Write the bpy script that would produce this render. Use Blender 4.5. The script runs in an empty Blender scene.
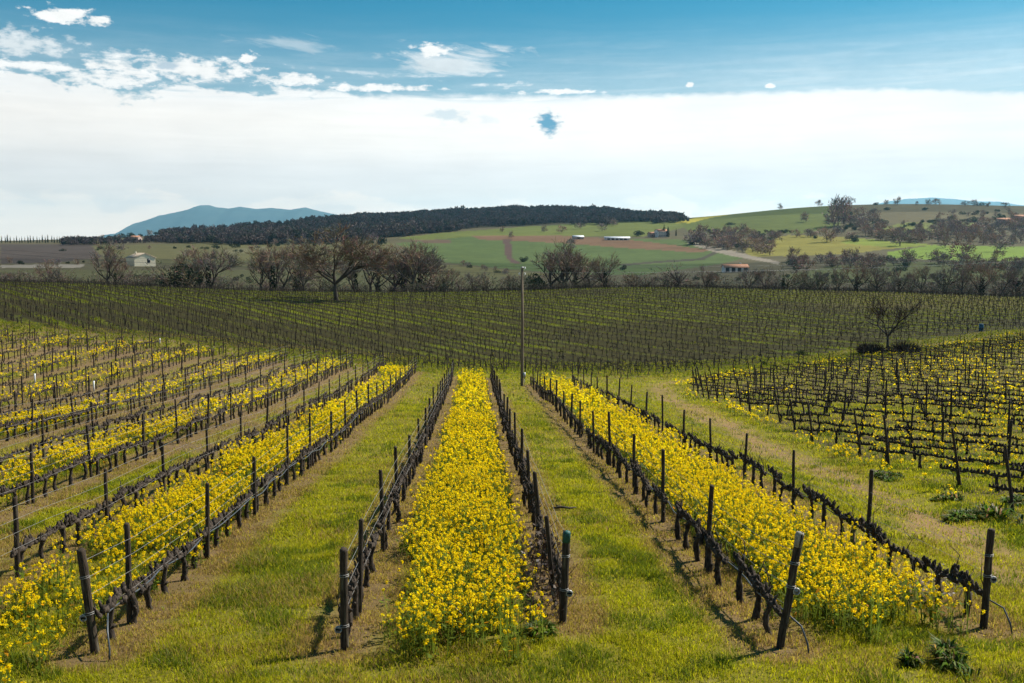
import bpy, math, random
import numpy as np
from mathutils import Vector

rng = np.random.default_rng(11)
random.seed(11)
scene = bpy.context.scene
C = scene.collection

# ------------------------------------------------------------------ camera
F_PX, W_PX, H_PX = 995.0, 1024, 683
PITCH = math.atan((341.5 - 243.0) / F_PX)
CAM_Z = 4.5
cam = bpy.data.cameras.new('camera')
cam.sensor_width = 36.0
cam.lens = 36.0 * F_PX / W_PX
cam.clip_start, cam.clip_end = 0.1, 40000
cam_o = bpy.data.objects.new('camera', cam)
cam_o.location = (0, 0, CAM_Z)
cam_o.rotation_euler = (math.pi / 2 - PITCH, 0, 0)
C.objects.link(cam_o)
scene.camera = cam_o

# ------------------------------------------------------------------ light
SUN_AZ, SUN_EL = math.radians(60), math.radians(46)
EXPOSURE = 0.72
SKY_STRENGTH = 0.09
scene.view_settings.view_transform = 'Standard'
scene.view_settings.look = 'None'
scene.view_settings.exposure = EXPOSURE
scene.view_settings.gamma = 1.0
scene.view_settings.use_curve_mapping = False
scene.cycles.max_bounces = 6
scene.cycles.diffuse_bounces = 2
scene.cycles.glossy_bounces = 2
scene.cycles.transmission_bounces = 3
scene.cycles.volume_bounces = 0
scene.cycles.transparent_max_bounces = 8
scene.cycles.use_denoising = True

sun = bpy.data.lights.new('sun', 'SUN')
sun.energy = 5.0
sun.angle = math.radians(0.53)
sun.color = (1.0, 0.94, 0.84)
sun_o = bpy.data.objects.new('sun', sun)
sv = Vector((math.sin(SUN_AZ) * math.cos(SUN_EL), math.cos(SUN_AZ) * math.cos(SUN_EL), math.sin(SUN_EL)))
sun_o.rotation_euler = (-sv).to_track_quat('-Z', 'Y').to_euler()
sun_o.location = sv * 300
C.objects.link(sun_o)

world = bpy.data.worlds.new('World')
scene.world = world
world.use_nodes = True


class NT:
    """small helper for math node chains"""
    def __init__(s, tree):
        s.t = tree; s.n = tree.nodes; s.l = tree.links

    def new(s, kind, **kw):
        n = s.n.new(kind)
        for k, v in kw.items():
            setattr(n, k, v)
        return n

    def put(s, sock, v):
        if isinstance(v, (int, float)):
            sock.default_value = v
        elif isinstance(v, (tuple, list)):
            sock.default_value = tuple(v) + ((1.0,) if len(v) == 3 and len(sock.default_value) == 4 else ())
        else:
            s.l.new(v, sock)

    def m(s, op, a, b=0.0, c=0.0, clamp=False):
        n = s.new('ShaderNodeMath', operation=op, use_clamp=clamp)
        s.put(n.inputs[0], a); s.put(n.inputs[1], b); s.put(n.inputs[2], c)
        return n.outputs[0]

    def step(s, v, lo, hi):
        n = s.new('ShaderNodeMapRange', interpolation_type='SMOOTHSTEP')
        s.put(n.inputs[0], v)
        s.put(n.inputs[1], lo); s.put(n.inputs[2], hi)
        return n.outputs[0]

    def xyz(s, x, y, z=0.0):
        n = s.new('ShaderNodeCombineXYZ')
        for i, v in enumerate((x, y, z)):
            s.put(n.inputs[i], v)
        return n.outputs[0]

    def noise(s, vec, scale, detail=4, rough=0.55, dist=0.0):
        n = s.new('ShaderNodeTexNoise')
        if vec is not None:
            s.l.new(vec, n.inputs['Vector'])
        n.inputs['Scale'].default_value = scale
        n.inputs['Detail'].default_value = detail
        n.inputs['Roughness'].default_value = rough
        n.inputs['Distortion'].default_value = dist
        return n.outputs[0]

    def mix(s, f, a, b, blend='MIX'):
        n = s.new('ShaderNodeMix', data_type='RGBA', blend_type=blend)
        s.put(n.inputs[0], f); s.put(n.inputs[6], a); s.put(n.inputs[7], b)
        return n.outputs[2]


def build_sky():
    g = NT(world.node_tree)
    g.n.clear()
    out = g.new('ShaderNodeOutputWorld')
    bg = g.new('ShaderNodeBackground')
    bg.inputs[1].default_value = SKY_STRENGTH
    g.l.new(bg.outputs[0], out.inputs[0])
    sky = g.new('ShaderNodeTexSky', sky_type='NISHITA')
    sky.sun_disc = False
    sky.sun_elevation = SUN_EL
    sky.sun_rotation = SUN_AZ
    sky.air_density = 1.0
    sky.dust_density = 0.3
    sky.ozone_density = 3.0
    tc = g.new('ShaderNodeTexCoord')
    sep = g.new('ShaderNodeSeparateXYZ')
    g.l.new(tc.outputs['Generated'], sep.inputs[0])
    x, y, z = sep.outputs
    az = g.m('MULTIPLY', g.m('ARCTAN2', x, y), 180 / math.pi)      # degrees right of the view axis
    el = g.m('MULTIPLY', g.m('ARCSINE', z), 180 / math.pi)         # degrees above the horizon

    def blob(a0, e0, ra, re, n, edge=0.45):
        """a ragged puff centred on (a0, e0) degrees"""
        da = g.m('DIVIDE', g.m('SUBTRACT', az, a0), ra)
        de = g.m('DIVIDE', g.m('SUBTRACT', el, e0), re)
        r = g.m('SQRT', g.m('ADD', g.m('MULTIPLY', da, da), g.m('MULTIPLY', de, de)))
        v = g.m('ADD', g.m('SUBTRACT', 1.0, r), g.m('MULTIPLY', g.m('SUBTRACT', n, 0.5), 2.6))
        return g.step(v, 0.0, edge)

    flat = g.xyz(az, g.m('MULTIPLY', el, 2.2))
    streak = g.xyz(g.m('MULTIPLY', az, 0.35), g.m('MULTIPLY', g.m('ADD', el, g.m('MULTIPLY', az, 0.10)), 1.6))
    n_fine = g.noise(flat, 1.1, 7, 0.6)
    n_big = g.noise(flat, 0.22, 5, 0.55)
    n_str = g.noise(streak, 0.9, 6, 0.62, 0.6)
    n_cum = g.noise(g.xyz(g.m('MULTIPLY', az, 0.8), g.m('MULTIPLY', el, 2.0)), 0.32, 7, 0.58, 0.3)
    n_str2 = g.noise(g.xyz(g.m('MULTIPLY', az, 0.16), g.m('MULTIPLY', el, 2.2)), 0.9, 6, 0.6, 0.4)
    n_bank = g.noise(g.xyz(g.m('MULTIPLY', az, 0.5), g.m('MULTIPLY', el, 2.0)), 0.55, 8, 0.6)

    # broad white bank
    left = g.step(az, -4.0, -20.0)
    edge_el = g.m('ADD', 8.35, g.m('MULTIPLY', left, 0.9))
    edge_el = g.m('SUBTRACT', edge_el, g.m('MULTIPLY', g.step(az, 18.0, 30.0), 0.8))
    edge_el = g.m('ADD', edge_el, g.m('MULTIPLY', g.m('SUBTRACT', n_fine, 0.5), g.m('ADD', 0.45, g.m('MULTIPLY', left, 2.6))))
    edge_el = g.m('ADD', edge_el, g.m('MULTIPLY', g.m('SUBTRACT', g.step(n_cum, 0.38, 0.62), 0.55), g.m('MULTIPLY', left, 2.0)))
    bank = g.step(g.m('SUBTRACT', edge_el, el), -0.25, g.m('ADD', 0.45, g.m('MULTIPLY', left, 0.7)))
    gaps = g.m('MULTIPLY', g.step(n_str2, 0.50, 0.66), g.m('MULTIPLY', g.step(el, 7.6, 8.5), g.step(az, 8.0, 0.0)))
    bank = g.m('MULTIPLY', bank, g.m('SUBTRACT', 1.0, g.m('MULTIPLY', gaps, 0.75)))
    # thin veil: the blue pales towards the bank
    vg = g.step(el, 14.5, 8.0)
    veil = g.m('MULTIPLY', g.m('MULTIPLY', vg, vg), g.m('ADD', 0.26, g.m('ADD', g.m('MULTIPLY', g.step(n_str2, 0.40, 0.75), 0.16), g.m('MULTIPLY', g.step(az, -6.0, 24.0), 0.24))))
    # wisps and puffs: bearing and height of each, in degrees, from where it stands in the photograph
    def sky_at(px, py):
        u, v = (px - 512.0) / F_PX, (341.5 - py) / F_PX
        dx, dy, dz = u, math.cos(PITCH) + v * math.sin(PITCH), -math.sin(PITCH) + v * math.cos(PITCH)
        return math.degrees(math.atan2(dx, dy)), math.degrees(math.asin(dz / math.sqrt(dx * dx + dy * dy + dz * dz)))

    def puff(px, py, rx, ry, n, edge):
        a0, e0 = sky_at(px, py)
        return blob(a0, e0, rx * 0.055, ry * 0.055, n, edge)
    w1 = g.m('MULTIPLY', puff(450, 62, 100, 20, n_str, 0.9), 0.75)
    w2 = g.m('MULTIPLY', puff(12, 44, 75, 20, n_fine, 0.9), 0.75)
    w3 = g.m('MULTIPLY', puff(285, 44, 70, 12, n_str, 0.9), 0.40)
    w4 = g.m('MULTIPLY', g.step(g.m('ADD', g.m('MULTIPLY', n_str2, 0.6), g.m('MULTIPLY', n_fine, 0.4)), 0.47, 0.66), g.m('MULTIPLY', g.m('MULTIPLY', g.step(el, 7.9, 8.6), g.step(el, 10.4, 8.8)), g.m('MULTIPLY', g.step(az, -24.0, -14.0), g.step(az, 12.0, -2.0))))
    mask = g.m('MAXIMUM', g.m('MAXIMUM', bank, g.m('MULTIPLY', w4, 0.8)), veil)
    for w in (w1, w2, w3):
        mask = g.m('MAXIMUM', mask, w)
    for px, py, rx, ry, ed in ((62, 16, 32, 9, .5), (96, 20, 17, 6, .5), (432, 51, 26, 9, .6), (248, 59, 11, 8, .6), (190, 70, 95, 17, .8), (110, 80, 80, 12, .8),
                               (290, 80, 60, 9, .8), (30, 66, 70, 8, .8), (380, 88, 80, 5, .7), (690, 85, 6, 3.5, .6), (770, 86, 7, 3.5, .6), (560, 92, 60, 4, .8)):
        mask = g.m('MAXIMUM', mask, puff(px, py, rx, ry, n_fine, ed))
    # colour of the bank: brilliant high up, slightly greyer towards the horizon, with soft cumulus low down
    lowc = g.step(g.m('ADD', g.m('SUBTRACT', 2.3, el), g.m('MULTIPLY', g.m('SUBTRACT', n_cum, 0.5), 6.0)), -0.2, 0.5)
    lowc = g.m('ADD', lowc, g.step(el, 3.4, 5.5))
    b0 = g.mix(g.step(el, 0.3, 5.0), BANK_LOW, BANK_HIGH)
    b1 = g.mix(1.0, b0, g.mix(lowc, (0.95, 0.97, 0.985), (1.10, 1.075, 1.04)), 'MULTIPLY')
    b2 = g.mix(g.m('MULTIPLY', g.step(el, 6.6, 8.4), 0.8), b1, BANK_TOP)
    soft = g.m('ADD', 1.0, g.m('ADD', g.m('MULTIPLY', g.m('SUBTRACT', n_big, 0.5), 0.22), g.m('MULTIPLY', g.m('SUBTRACT', n_fine, 0.5), g.m('MULTIPLY', g.step(el, 7.5, 9.0), 0.35))))
    glow = g.m('MULTIPLY', g.m('MULTIPLY', g.step(g.m('ABSOLUTE', g.m('SUBTRACT', az, 5.0)), 32.0, 0.0), g.step(g.m('ABSOLUTE', g.m('SUBTRACT', el, 5.5)), 6.0, 0.0)), 0.13)
    soft = g.m('ADD', soft, g.m('ADD', glow, g.m('MULTIPLY', g.m('SUBTRACT', n_str2, 0.55), 0.20)))
    bs = g.new('ShaderNodeVectorMath', operation='SCALE')
    g.l.new(b2, bs.inputs[0]); g.put(bs.inputs[3], g.m('MULTIPLY', soft, 1.0 / SKY_STRENGTH))
    # the blue: a deep teal day sky
    grade = g.mix(1.0, sky.outputs[0], SKY_TINT, 'MULTIPLY')
    col = g.mix(mask, grade, bs.outputs[0])
    # small grey blue clouds in front of the bank
    k = 1.0 / SKY_STRENGTH
    for a0, e0, ra, re, s_, c_ in ((2.0, 6.75, .95, .72, .95, (.05, .21, .33)), (-3.6, 7.1, 1.25, .50, .6, (.40, .50, .55)), (-1.4, 6.9, 0.8, .3, .35, (.48, .56, .60)),
                                   (-18.7, 9.35, .75, .3, .7, (.22, .32, .40))):
        col = g.mix(g.m('MULTIPLY', blob(a0, e0, ra, re, n_fine, 0.7), s_), col, tuple(v * k for v in c_))
    g.l.new(col, bg.inputs[0])


BANK_LOW, BANK_HIGH, BANK_TOP = (0.92, 0.76, 0.62), (0.635, 0.617, 0.59), (0.655, 0.655, 0.64)
SKY_TINT = (0.075, 0.50, 0.55)
build_sky()

# ------------------------------------------------------------------ small maths
def vnoise(x, y, seed=0):
    """value noise 0..1"""
    x = np.asarray(x, float); y = np.asarray(y, float)
    xi = np.floor(x).astype(np.int64); yi = np.floor(y).astype(np.int64)
    xf = x - xi; yf = y - yi
    xf = xf * xf * (3 - 2 * xf); yf = yf * yf * (3 - 2 * yf)

    def h(a, b):
        n = (a * 374761393 + b * 668265263 + seed * 144665) & 0x7fffffff
        n = ((n ^ (n >> 13)) * 1274126177) & 0x7fffffff
        return ((n ^ (n >> 16)) & 0xffff) / 65535.0
    return (h(xi, yi) * (1 - xf) + h(xi + 1, yi) * xf) * (1 - yf) + (h(xi, yi + 1) * (1 - xf) + h(xi + 1, yi + 1) * xf) * yf


def fbm(x, y, seed=0, o=3):
    s = 0; a = 0.5; t = 0
    for i in range(o):
        s = s + a * vnoise(np.asarray(x) * 2 ** i, np.asarray(y) * 2 ** i, seed + i); t += a; a *= 0.5
    return s / t


def sstep(v, lo, hi):
    t = np.clip((np.asarray(v, float) - lo) / (hi - lo), 0, 1)
    return t * t * (3 - 2 * t)


SP, CP = math.sin(PITCH), math.cos(PITCH)


def ray(px, py):
    u = (px - 512.0) / F_PX; v = (341.5 - py) / F_PX
    return u, CP + v * SP, -SP + v * CP


def project(X, Y, Z):
    d = Y * CP - (Z - CAM_Z) * SP
    d = np.where(np.abs(d) < 1e-6, 1e-6, d)
    v = (Y * SP + (Z - CAM_Z) * CP) / d
    return 512 + F_PX * X / d, 341.5 - F_PX * v, d


# ------------------------------------------------------------------ the lie of the land
SLOPE = math.tan(PITCH - math.atan((341.5 - 323.0) / F_PX))
H0 = 4.5 / math.cos(math.atan(SLOPE))


def plane(Y):
    return CAM_Z - H0 - SLOPE * Y


COLS = np.array([-300, 0, 130, 260, 390, 500, 600, 700, 800, 900, 1024, 1300], float)
TAB = [   # distance, then the height at which the ground shows in each column of the view
    (60, [386, 389, 393, 397, 399, 399, 399, 399, 398, 398, 398, 398]),
    (90, [333, 338, 347, 358, 369, 374, 376, 376, 371, 363, 355, 346]),
    (110, [316, 322, 332, 344, 357, 365, 367, 365, 359, 352, 342, 330]),
    (140, [300, 303, 310, 321, 332, 336, 335, 331, 328, 327, 325, 316]),
    (180, [287, 288, 293, 301, 305, 305, 303, 302, 304, 306, 308, 306]),
    (220, [281, 281, 285, 291, 293, 291, 287, 287, 290, 292.5, 297, 300]),
    (235, [282, 282, 286, 291.5, 293.5, 291.5, 287.5, 287.5, 290.5, 293, 297.5, 300]),
    (300, [289, 289, 291, 296, 297, 297, 295, 294, 295, 296, 299, 302]),
    (380, [286, 287, 289, 293, 294, 295, 295, 294, 294, 294, 295, 298]),
    (500, [274, 275, 277, 282, 285, 287, 288, 287, 286, 285, 284, 284]),
    (700, [262, 262, 264, 268, 272, 274, 275, 274, 270, 268, 266, 266]),
    (1000, [248, 249, 250, 250, 252, 254, 255, 254, 250, 245, 244, 244]),
    (1300, [243, 243, 242, 241, 237, 236, 234, 233, 227, 223, 226, 229]),
    (1700, [240, 241, 237, 230, 227, 226, 223, 217, 205.0, 202, 205, 208]),
    (1900, [242, 242, 238, 228, 224, 222, 220, 219, 208, 205, 208, 211]),
    (2400, [244, 244, 238, 224, 215.5, 209, 209, 221, 220, 219, 220, 222]),
    (3000, [246, 246, 243, 236, 228, 224, 226, 232, 232, 232, 232, 232]),
    (9500, [243.5] * 12),
]
LY0, LY1, NLY = math.log(40), math.log(9500), 560
A_MAX, NA = 1.4, 561
A_GRID = np.linspace(-A_MAX, A_MAX, NA)


def build_grid():
    ly = np.linspace(LY0, LY1, NLY)
    a_cols = (COLS - 512) / F_PX
    rows_ly = [LY0]; rows = [np.full(NA, plane(40.0))]
    for Y, ys in TAB:
        zs = []
        for px, py in zip(COLS, ys):
            u, dy, dz = ray(px, py)
            zs.append(CAM_Z + dz / dy * Y)
        rows_ly.append(math.log(Y)); rows.append(np.interp(A_GRID, a_cols, zs))
    rows = np.array(rows); rows_ly = np.array(rows_ly)
    g = np.empty((NLY, NA))
    Yv = np.exp(ly); Yr = np.exp(rows_ly)
    for j in range(NA):
        g[:, j] = np.interp(Yv, Yr, rows[:, j])

    def blur(arr, s, axis):
        k = np.arange(-int(3 * s), int(3 * s) + 1); w = np.exp(-0.5 * (k / s) ** 2); w /= w.sum()
        pad = [(0, 0), (0, 0)]; pad[axis] = (len(k) // 2, len(k) // 2)
        p = np.pad(arr, pad, mode='edge')
        return np.apply_along_axis(lambda m: np.convolve(m, w, 'valid'), axis, p)
    b = blur(blur(g, 7.0, 1), 4.0, 0)
    f = sstep(ly, LY0, LY0 + 0.25)[:, None]
    return g * (1 - f) * 0 + b * f + (1 - f) * plane(Yv)[:, None]


GRID = build_grid()


def ground(X, Y, micro=True):
    X = np.asarray(X, float); Y = np.asarray(Y, float)
    Yc = np.clip(Y, 40.0, 9499.0)
    fa = (np.clip(X / Yc, -A_MAX, A_MAX) + A_MAX) / (2 * A_MAX) * (NA - 1)
    fl = (np.log(Yc) - LY0) / (LY1 - LY0) * (NLY - 1)
    ia = np.clip(fa.astype(int), 0, NA - 2); il = np.clip(fl.astype(int), 0, NLY - 2)
    ta = fa - ia; tl = fl - il
    z = (GRID[il, ia] * (1 - ta) + GRID[il, ia + 1] * ta) * (1 - tl) + (GRID[il + 1, ia] * (1 - ta) + GRID[il + 1, ia + 1] * ta) * tl
    z = np.where(Y < 40.0, plane(Y), z)
    if micro:
        amp = np.where(Y < 300, 1.0, 0.0)
        z = z + amp * ((fbm(X / 2.3, Y / 2.3, 5) - 0.5) * 0.16 + (vnoise(X / 9.0, Y / 9.0, 9) - 0.5) * 0.25)
    return z


def pix(px, py, ymin=8.0, ymax=9000.0):
    """the point of the ground seen at a place of the photograph"""
    u, dy, dz = ray(px, py)
    Y = np.exp(np.linspace(math.log(ymin), math.log(ymax), 4000))
    d = CAM_Z + dz / dy * Y - ground(u / dy * Y, Y, False)
    i = np.argmax(d <= 0)
    if d[i] > 0:
        i = int(np.argmin(d))
    return float(u / dy * Y[i]), float(Y[i]), float(ground(u / dy * Y[i], Y[i]))


def at_depth(px, Y):
    u = (px - 512.0) / F_PX
    X = u * Y
    return X, Y, float(ground(X, Y))


# ------------------------------------------------------------------ rows and plots
ROW_A = math.atan(-37.0 / F_PX)
RD = np.array([math.sin(ROW_A), math.cos(ROW_A)])     # along the rows
RN = np.array([math.cos(ROW_A), -math.sin(ROW_A)])    # to the right of them


def ct(X, Y):
    return X * RN[0] + Y * RN[1], X * RD[0] + Y * RD[1]


def xy(c, t):
    return c * RN[0] + t * RD[0], c * RN[1] + t * RD[1]


# every fore row: offset, first post, last post, words for the labels
ROWS = [(-1.84, 13.2, 81, 'row left of the central flowers'), (1.27, 14.2, 80, 'row right of the central flowers'),
        (4.17, 13.0, 74, 'row left of the right flower strip'), (7.50, 14.0, 76, 'row beside the bare track'),
        (-5.14, 13.2, 88, 'row right of the left flower strip')]
_names = ['second', 'third', 'fourth', 'fifth', 'sixth', 'seventh', 'eighth', 'ninth', 'tenth', 'eleventh', 'twelfth', 'thirteenth',
          'fourteenth', 'fifteenth', 'sixteenth', 'seventeenth', 'eighteenth', 'nineteenth', 'twentieth']
for i in range(18):
    ROWS.append((-8.1 - 3.05 * i, 10.0, 90 + 0.55 * i, _names[i + 1] + ' row left of the central flowers'))
# flower strips: left edge, right edge, start, end, density
STRIPS = [(-1.25, 0.72, 12.8, 82, 1.0), (4.55, 7.0, 13.8, 75, 1.0), (-7.75, -5.25, 11.0, 88, 0.75)]
for i in range(1, 9):
    STRIPS.append((-8.1 - 3.05 * (2 * i) + 0.4, -8.1 - 3.05 * (2 * i - 1) - 0.4, 10.0, 90 + i, 0.62 - 0.065 * i))
# right hand plot: rows run from upper left to lower right
BD = np.array([1.0, -0.80]); BD /= np.linalg.norm(BD)
BN = np.array([-BD[1], BD[0]])
B_SP = 2.8
TRACK = np.array([(9.3, -5), (9.3, 22), (9.4, 40), (9.4, 60), (11.2, 76), (18.5, 89), (39, 109), (64, 124), (120, 150)], float)
# mid vineyard
MA = math.radians(-36)
MD = np.array([math.sin(MA), math.cos(MA)]); MN = np.array([math.cos(MA), -math.sin(MA)])
M_SP = 2.9


def poly_dist(X, Y, P):
    d = np.full(np.shape(X), 1e9); side = np.zeros(np.shape(X))
    for (x0, y0), (x1, y1) in zip(P[:-1], P[1:]):
        vx, vy = x1 - x0, y1 - y0; L = vx * vx + vy * vy
        t = np.clip(((X - x0) * vx + (Y - y0) * vy) / L, 0, 1)
        ex, ey = X - x0 - t * vx, Y - y0 - t * vy
        dd = np.hypot(ex, ey)
        s = np.sign(vx * (Y - y0) - vy * (X - x0))
        side = np.where(dd < d, s, side); d = np.minimum(d, dd)
    return d, side


def track_dist(X, Y):
    c, t = X, Y
    return poly_dist(X, Y, TRACK)


def mid_near(X, Y):
    """the near edge of the mid vineyard, as a distance, along a line of sight"""
    a = X / np.maximum(Y, 1)
    return np.interp(a, [-0.6, -0.51, -0.25, -0.09, 0.03, 0.12, 0.18], [112, 108, 99, 92, 88, 89, 96])


def in_mid(X, Y):
    d, s = track_dist(X, Y)
    right = (X > 0.11 * Y)
    ok = np.where(right, (s > 0) & (d > 5.0), Y > mid_near(X, Y))
    return ok & (Y < 238) & (Y > 84)


def in_right(X, Y):
    c, t = ct(X, Y)
    d, s = track_dist(X, Y)
    return (c > 12.0) & (d > np.where(Y > 70, 2.0 + np.clip((Y - 70) / 10, 0, 3.2), 2.0)) & (s < 0) & (Y > 20) & (Y < 150)


def row_end(c):
    for r in ROWS:
        if abs(r[0] - c) < 1e-6:
            return r


ROW_C = np.array([r[0] for r in ROWS]); ROW_T0 = np.array([r[1] for r in ROWS]); ROW_T1 = np.array([r[2] for r in ROWS])


def near_row(X, Y):
    c, t = ct(X, Y)
    best = np.full(np.shape(c), 9.0)
    for rc, t0, t1 in zip(ROW_C, ROW_T0, ROW_T1):
        d = np.hypot(c - rc, np.maximum(np.maximum(t0 - t, t - t1), 0))
        best = np.minimum(best, d)
    return best


def strip_mask(X, Y):
    c, t = ct(X, Y)
    m = np.zeros(np.shape(c))
    for a, b, t0, t1, dn in STRIPS:
        e = 0.42 * (fbm(c * 1.3, t * 0.7, 31) - 0.5) * 2 + .35 * (vnoise(c * 3.1, t * 2.2, 37) - .5)
        m = np.maximum(m, dn * sstep(c - a + e, -0.1, 0.35) * sstep(b - c + e, -0.1, 0.35) * sstep(t + 2.2 * (fbm(c * 1.7, t * .6, 39) - .5), t0 - 0.8, t0 + 0.9) * (1 - sstep(t, t1 - 1, t1)))
    return m


def in_poly(px, py, P):
    ins = np.zeros(np.shape(px), bool)
    n = len(P)
    for i in range(n):
        x0, y0 = P[i]; x1, y1 = P[(i + 1) % n]
        cond = ((y0 > py) != (y1 > py))
        xc = (x1 - x0) * (py - y0) / (y1 - y0 if y1 != y0 else 1e-9) + x0
        ins ^= cond & (px < xc)
    return ins


# ------------------------------------------------------------------ mesh helpers
def make_mesh(name, V, faces, mats=None, col=None, mat_idx=None, smooth=False):
    """faces: list of int arrays (n, k)"""
    me = bpy.data.meshes.new(name)
    V = np.asarray(V, np.float32)
    me.vertices.add(len(V)); me.vertices.foreach_set('co', V.ravel())
    faces = [np.asarray(f, np.int32) for f in faces if len(f)]
    loops = np.concatenate([f.ravel() for f in faces])
    tot = np.concatenate([np.full(len(f), f.shape[1], np.int32) for f in faces])
    start = np.concatenate([[0], np.cumsum(tot)[:-1]]).astype(np.int32)
    me.loops.add(len(loops)); me.loops.foreach_set('vertex_index', loops)
    me.polygons.add(len(tot)); me.polygons.foreach_set('loop_start', start); me.polygons.foreach_set('loop_total', tot)
    if mat_idx is not None:
        me.polygons.foreach_set('material_index', np.asarray(mat_idx, np.int32))
    if smooth:
        me.polygons.foreach_set('use_smooth', np.ones(len(tot), bool))
    if col is not None:
        at = me.color_attributes.new('Col', 'FLOAT_COLOR', 'POINT')
        cc = np.ones((len(V), 4), np.float32); cc[:, :3] = col
        at.data.foreach_set('color', cc.ravel())
    me.update(calc_edges=True)
    for m in mats or []:
        me.materials.append(m)
    return me


def obj(name, me, parent=None, loc=None):
    o = bpy.data.objects.new(name, me); C.objects.link(o)
    if parent is not None:
        o.parent = parent
    if loc is not None:
        o.location = loc
    return o


def tag(o, label=None, cat=None, group=None, kind=None):
    if label: o['label'] = label
    if cat: o['category'] = cat
    if group: o['group'] = group
    if kind: o['kind'] = kind
    return o


def empty(name, loc, rz=0.0):
    o = bpy.data.objects.new(name, None); C.objects.link(o)
    o.location = loc; o.rotation_euler = (0, 0, rz); o.empty_display_size = 0.3
    return o


class MB:
    """collects tubes, quads and boxes into one mesh"""
    def __init__(s):
        s.V = []; s.Q = []; s.T = []; s.C = []; s.n = 0

    def add(s, V, Q=(), T=(), col=(0.1, 0.1, 0.1)):
        V = np.asarray(V, float)
        s.V.append(V)
        if len(Q): s.Q.append(np.asarray(Q) + s.n)
        if len(T): s.T.append(np.asarray(T) + s.n)
        cc = np.empty((len(V), 3)); cc[:] = col
        s.C.append(cc); s.n += len(V)

    def tube(s, P, R, m=6, col=(0.1, 0.1, 0.1), cap=True, jit=0.0):
        P = np.asarray(P, float); R = np.broadcast_to(np.asarray(R, float), (len(P),))
        n = len(P)
        D = np.gradient(P, axis=0); D /= np.linalg.norm(D, axis=1)[:, None] + 1e-9
        ref = np.array([0.0, 0, 1]) if abs(D[0][2]) < 0.8 else np.array([1.0, 0, 0])
        A = np.cross(D, ref); A /= np.linalg.norm(A, axis=1)[:, None] + 1e-9
        B = np.cross(D, A)
        th = np.arange(m) / m * 2 * math.pi
        ring = (A[:, None, :] * np.cos(th)[None, :, None] + B[:, None, :] * np.sin(th)[None, :, None])
        rr = R[:, None] * (1 + jit * (rng.random((n, m)) - 0.5) * 2)
        V = (P[:, None, :] + ring * rr[:, :, None]).reshape(-1, 3)
        i = np.arange(n - 1)[:, None] * m; j = np.arange(m)[None, :]; k = (j + 1) % m
        Q = np.stack([i + j, i + k, i + m + k, i + m + j], -1).reshape(-1, 4)
        T = []
        if cap:
            V = np.vstack([V, P[0], P[-1]])
            a, b = n * m, n * m + 1
            T = [(a, (q + 1) % m, q) for q in range(m)] + [(b, (n - 1) * m + q, (n - 1) * m + (q + 1) % m) for q in range(m)]
        s.add(V, Q, T, col)

    def box(s, c, h, rz=0.0, col=(0.1, 0.1, 0.1)):
        x, y, z = h
        V = np.array([(-x, -y, -z), (x, -y, -z), (x, y, -z), (-x, y, -z), (-x, -y, z), (x, -y, z), (x, y, z), (-x, y, z)], float)
        cr, sr = math.cos(rz), math.sin(rz)
        V = np.stack([V[:, 0] * cr - V[:, 1] * sr, V[:, 0] * sr + V[:, 1] * cr, V[:, 2]], 1) + np.asarray(c, float)
        s.add(V, [(0, 3, 2, 1), (4, 5, 6, 7), (0, 1, 5, 4), (1, 2, 6, 5), (2, 3, 7, 6), (3, 0, 4, 7)], col=col)

    def arrays(s):
        return (np.vstack(s.V), np.vstack(s.Q) if s.Q else np.zeros((0, 4), int), np.vstack(s.T) if s.T else np.zeros((0, 3), int), np.vstack(s.C))

    def mesh(s, name, mat, smooth=False):
        V, Q, T, Cc = s.arrays()
        return make_mesh(name, V, [Q, T], [mat], Cc, smooth=smooth)


def join_arrays(parts):
    Vs, Qs, Ts, Cs, n = [], [], [], [], 0
    for V, Q, T, Cc in parts:
        Vs.append(V); Qs.append(Q + n); Ts.append(T + n); Cs.append(Cc); n += len(V)
    return np.vstack(Vs), np.vstack(Qs), np.vstack(Ts), np.vstack(Cs)


def stamp(variants, pos, rz, sc, var, szz=None):
    """many placed copies of the variant arrays, as one set of arrays"""
    outV, outQ, outT, outC, n = [], [], [], [], 0
    szz = sc if szz is None else szz
    for k, (V, Q, T, Cc) in enumerate(variants):
        w = np.where(var == k)[0]
        if not len(w):
            continue
        cr, sr = np.cos(rz[w])[:, None], np.sin(rz[w])[:, None]
        x = V[None, :, 0] * sc[w][:, None]; y = V[None, :, 1] * sc[w][:, None]; z = V[None, :, 2] * szz[w][:, None]
        X = np.stack([x * cr - y * sr + pos[w, 0:1], x * sr + y * cr + pos[w, 1:2], z + pos[w, 2:3]], -1).reshape(-1, 3)
        off = n + np.arange(len(w)) * len(V)
        outV.append(X)
        if len(Q): outQ.append((Q[None] + off[:, None, None]).reshape(-1, 4))
        if len(T): outT.append((T[None] + off[:, None, None]).reshape(-1, 3))
        outC.append(np.tile(Cc, (len(w), 1)))
        n += len(X)
    return (np.vstack(outV), np.vstack(outQ) if outQ else np.zeros((0, 4), int), np.vstack(outT) if outT else np.zeros((0, 3), int), np.vstack(outC))


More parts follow.
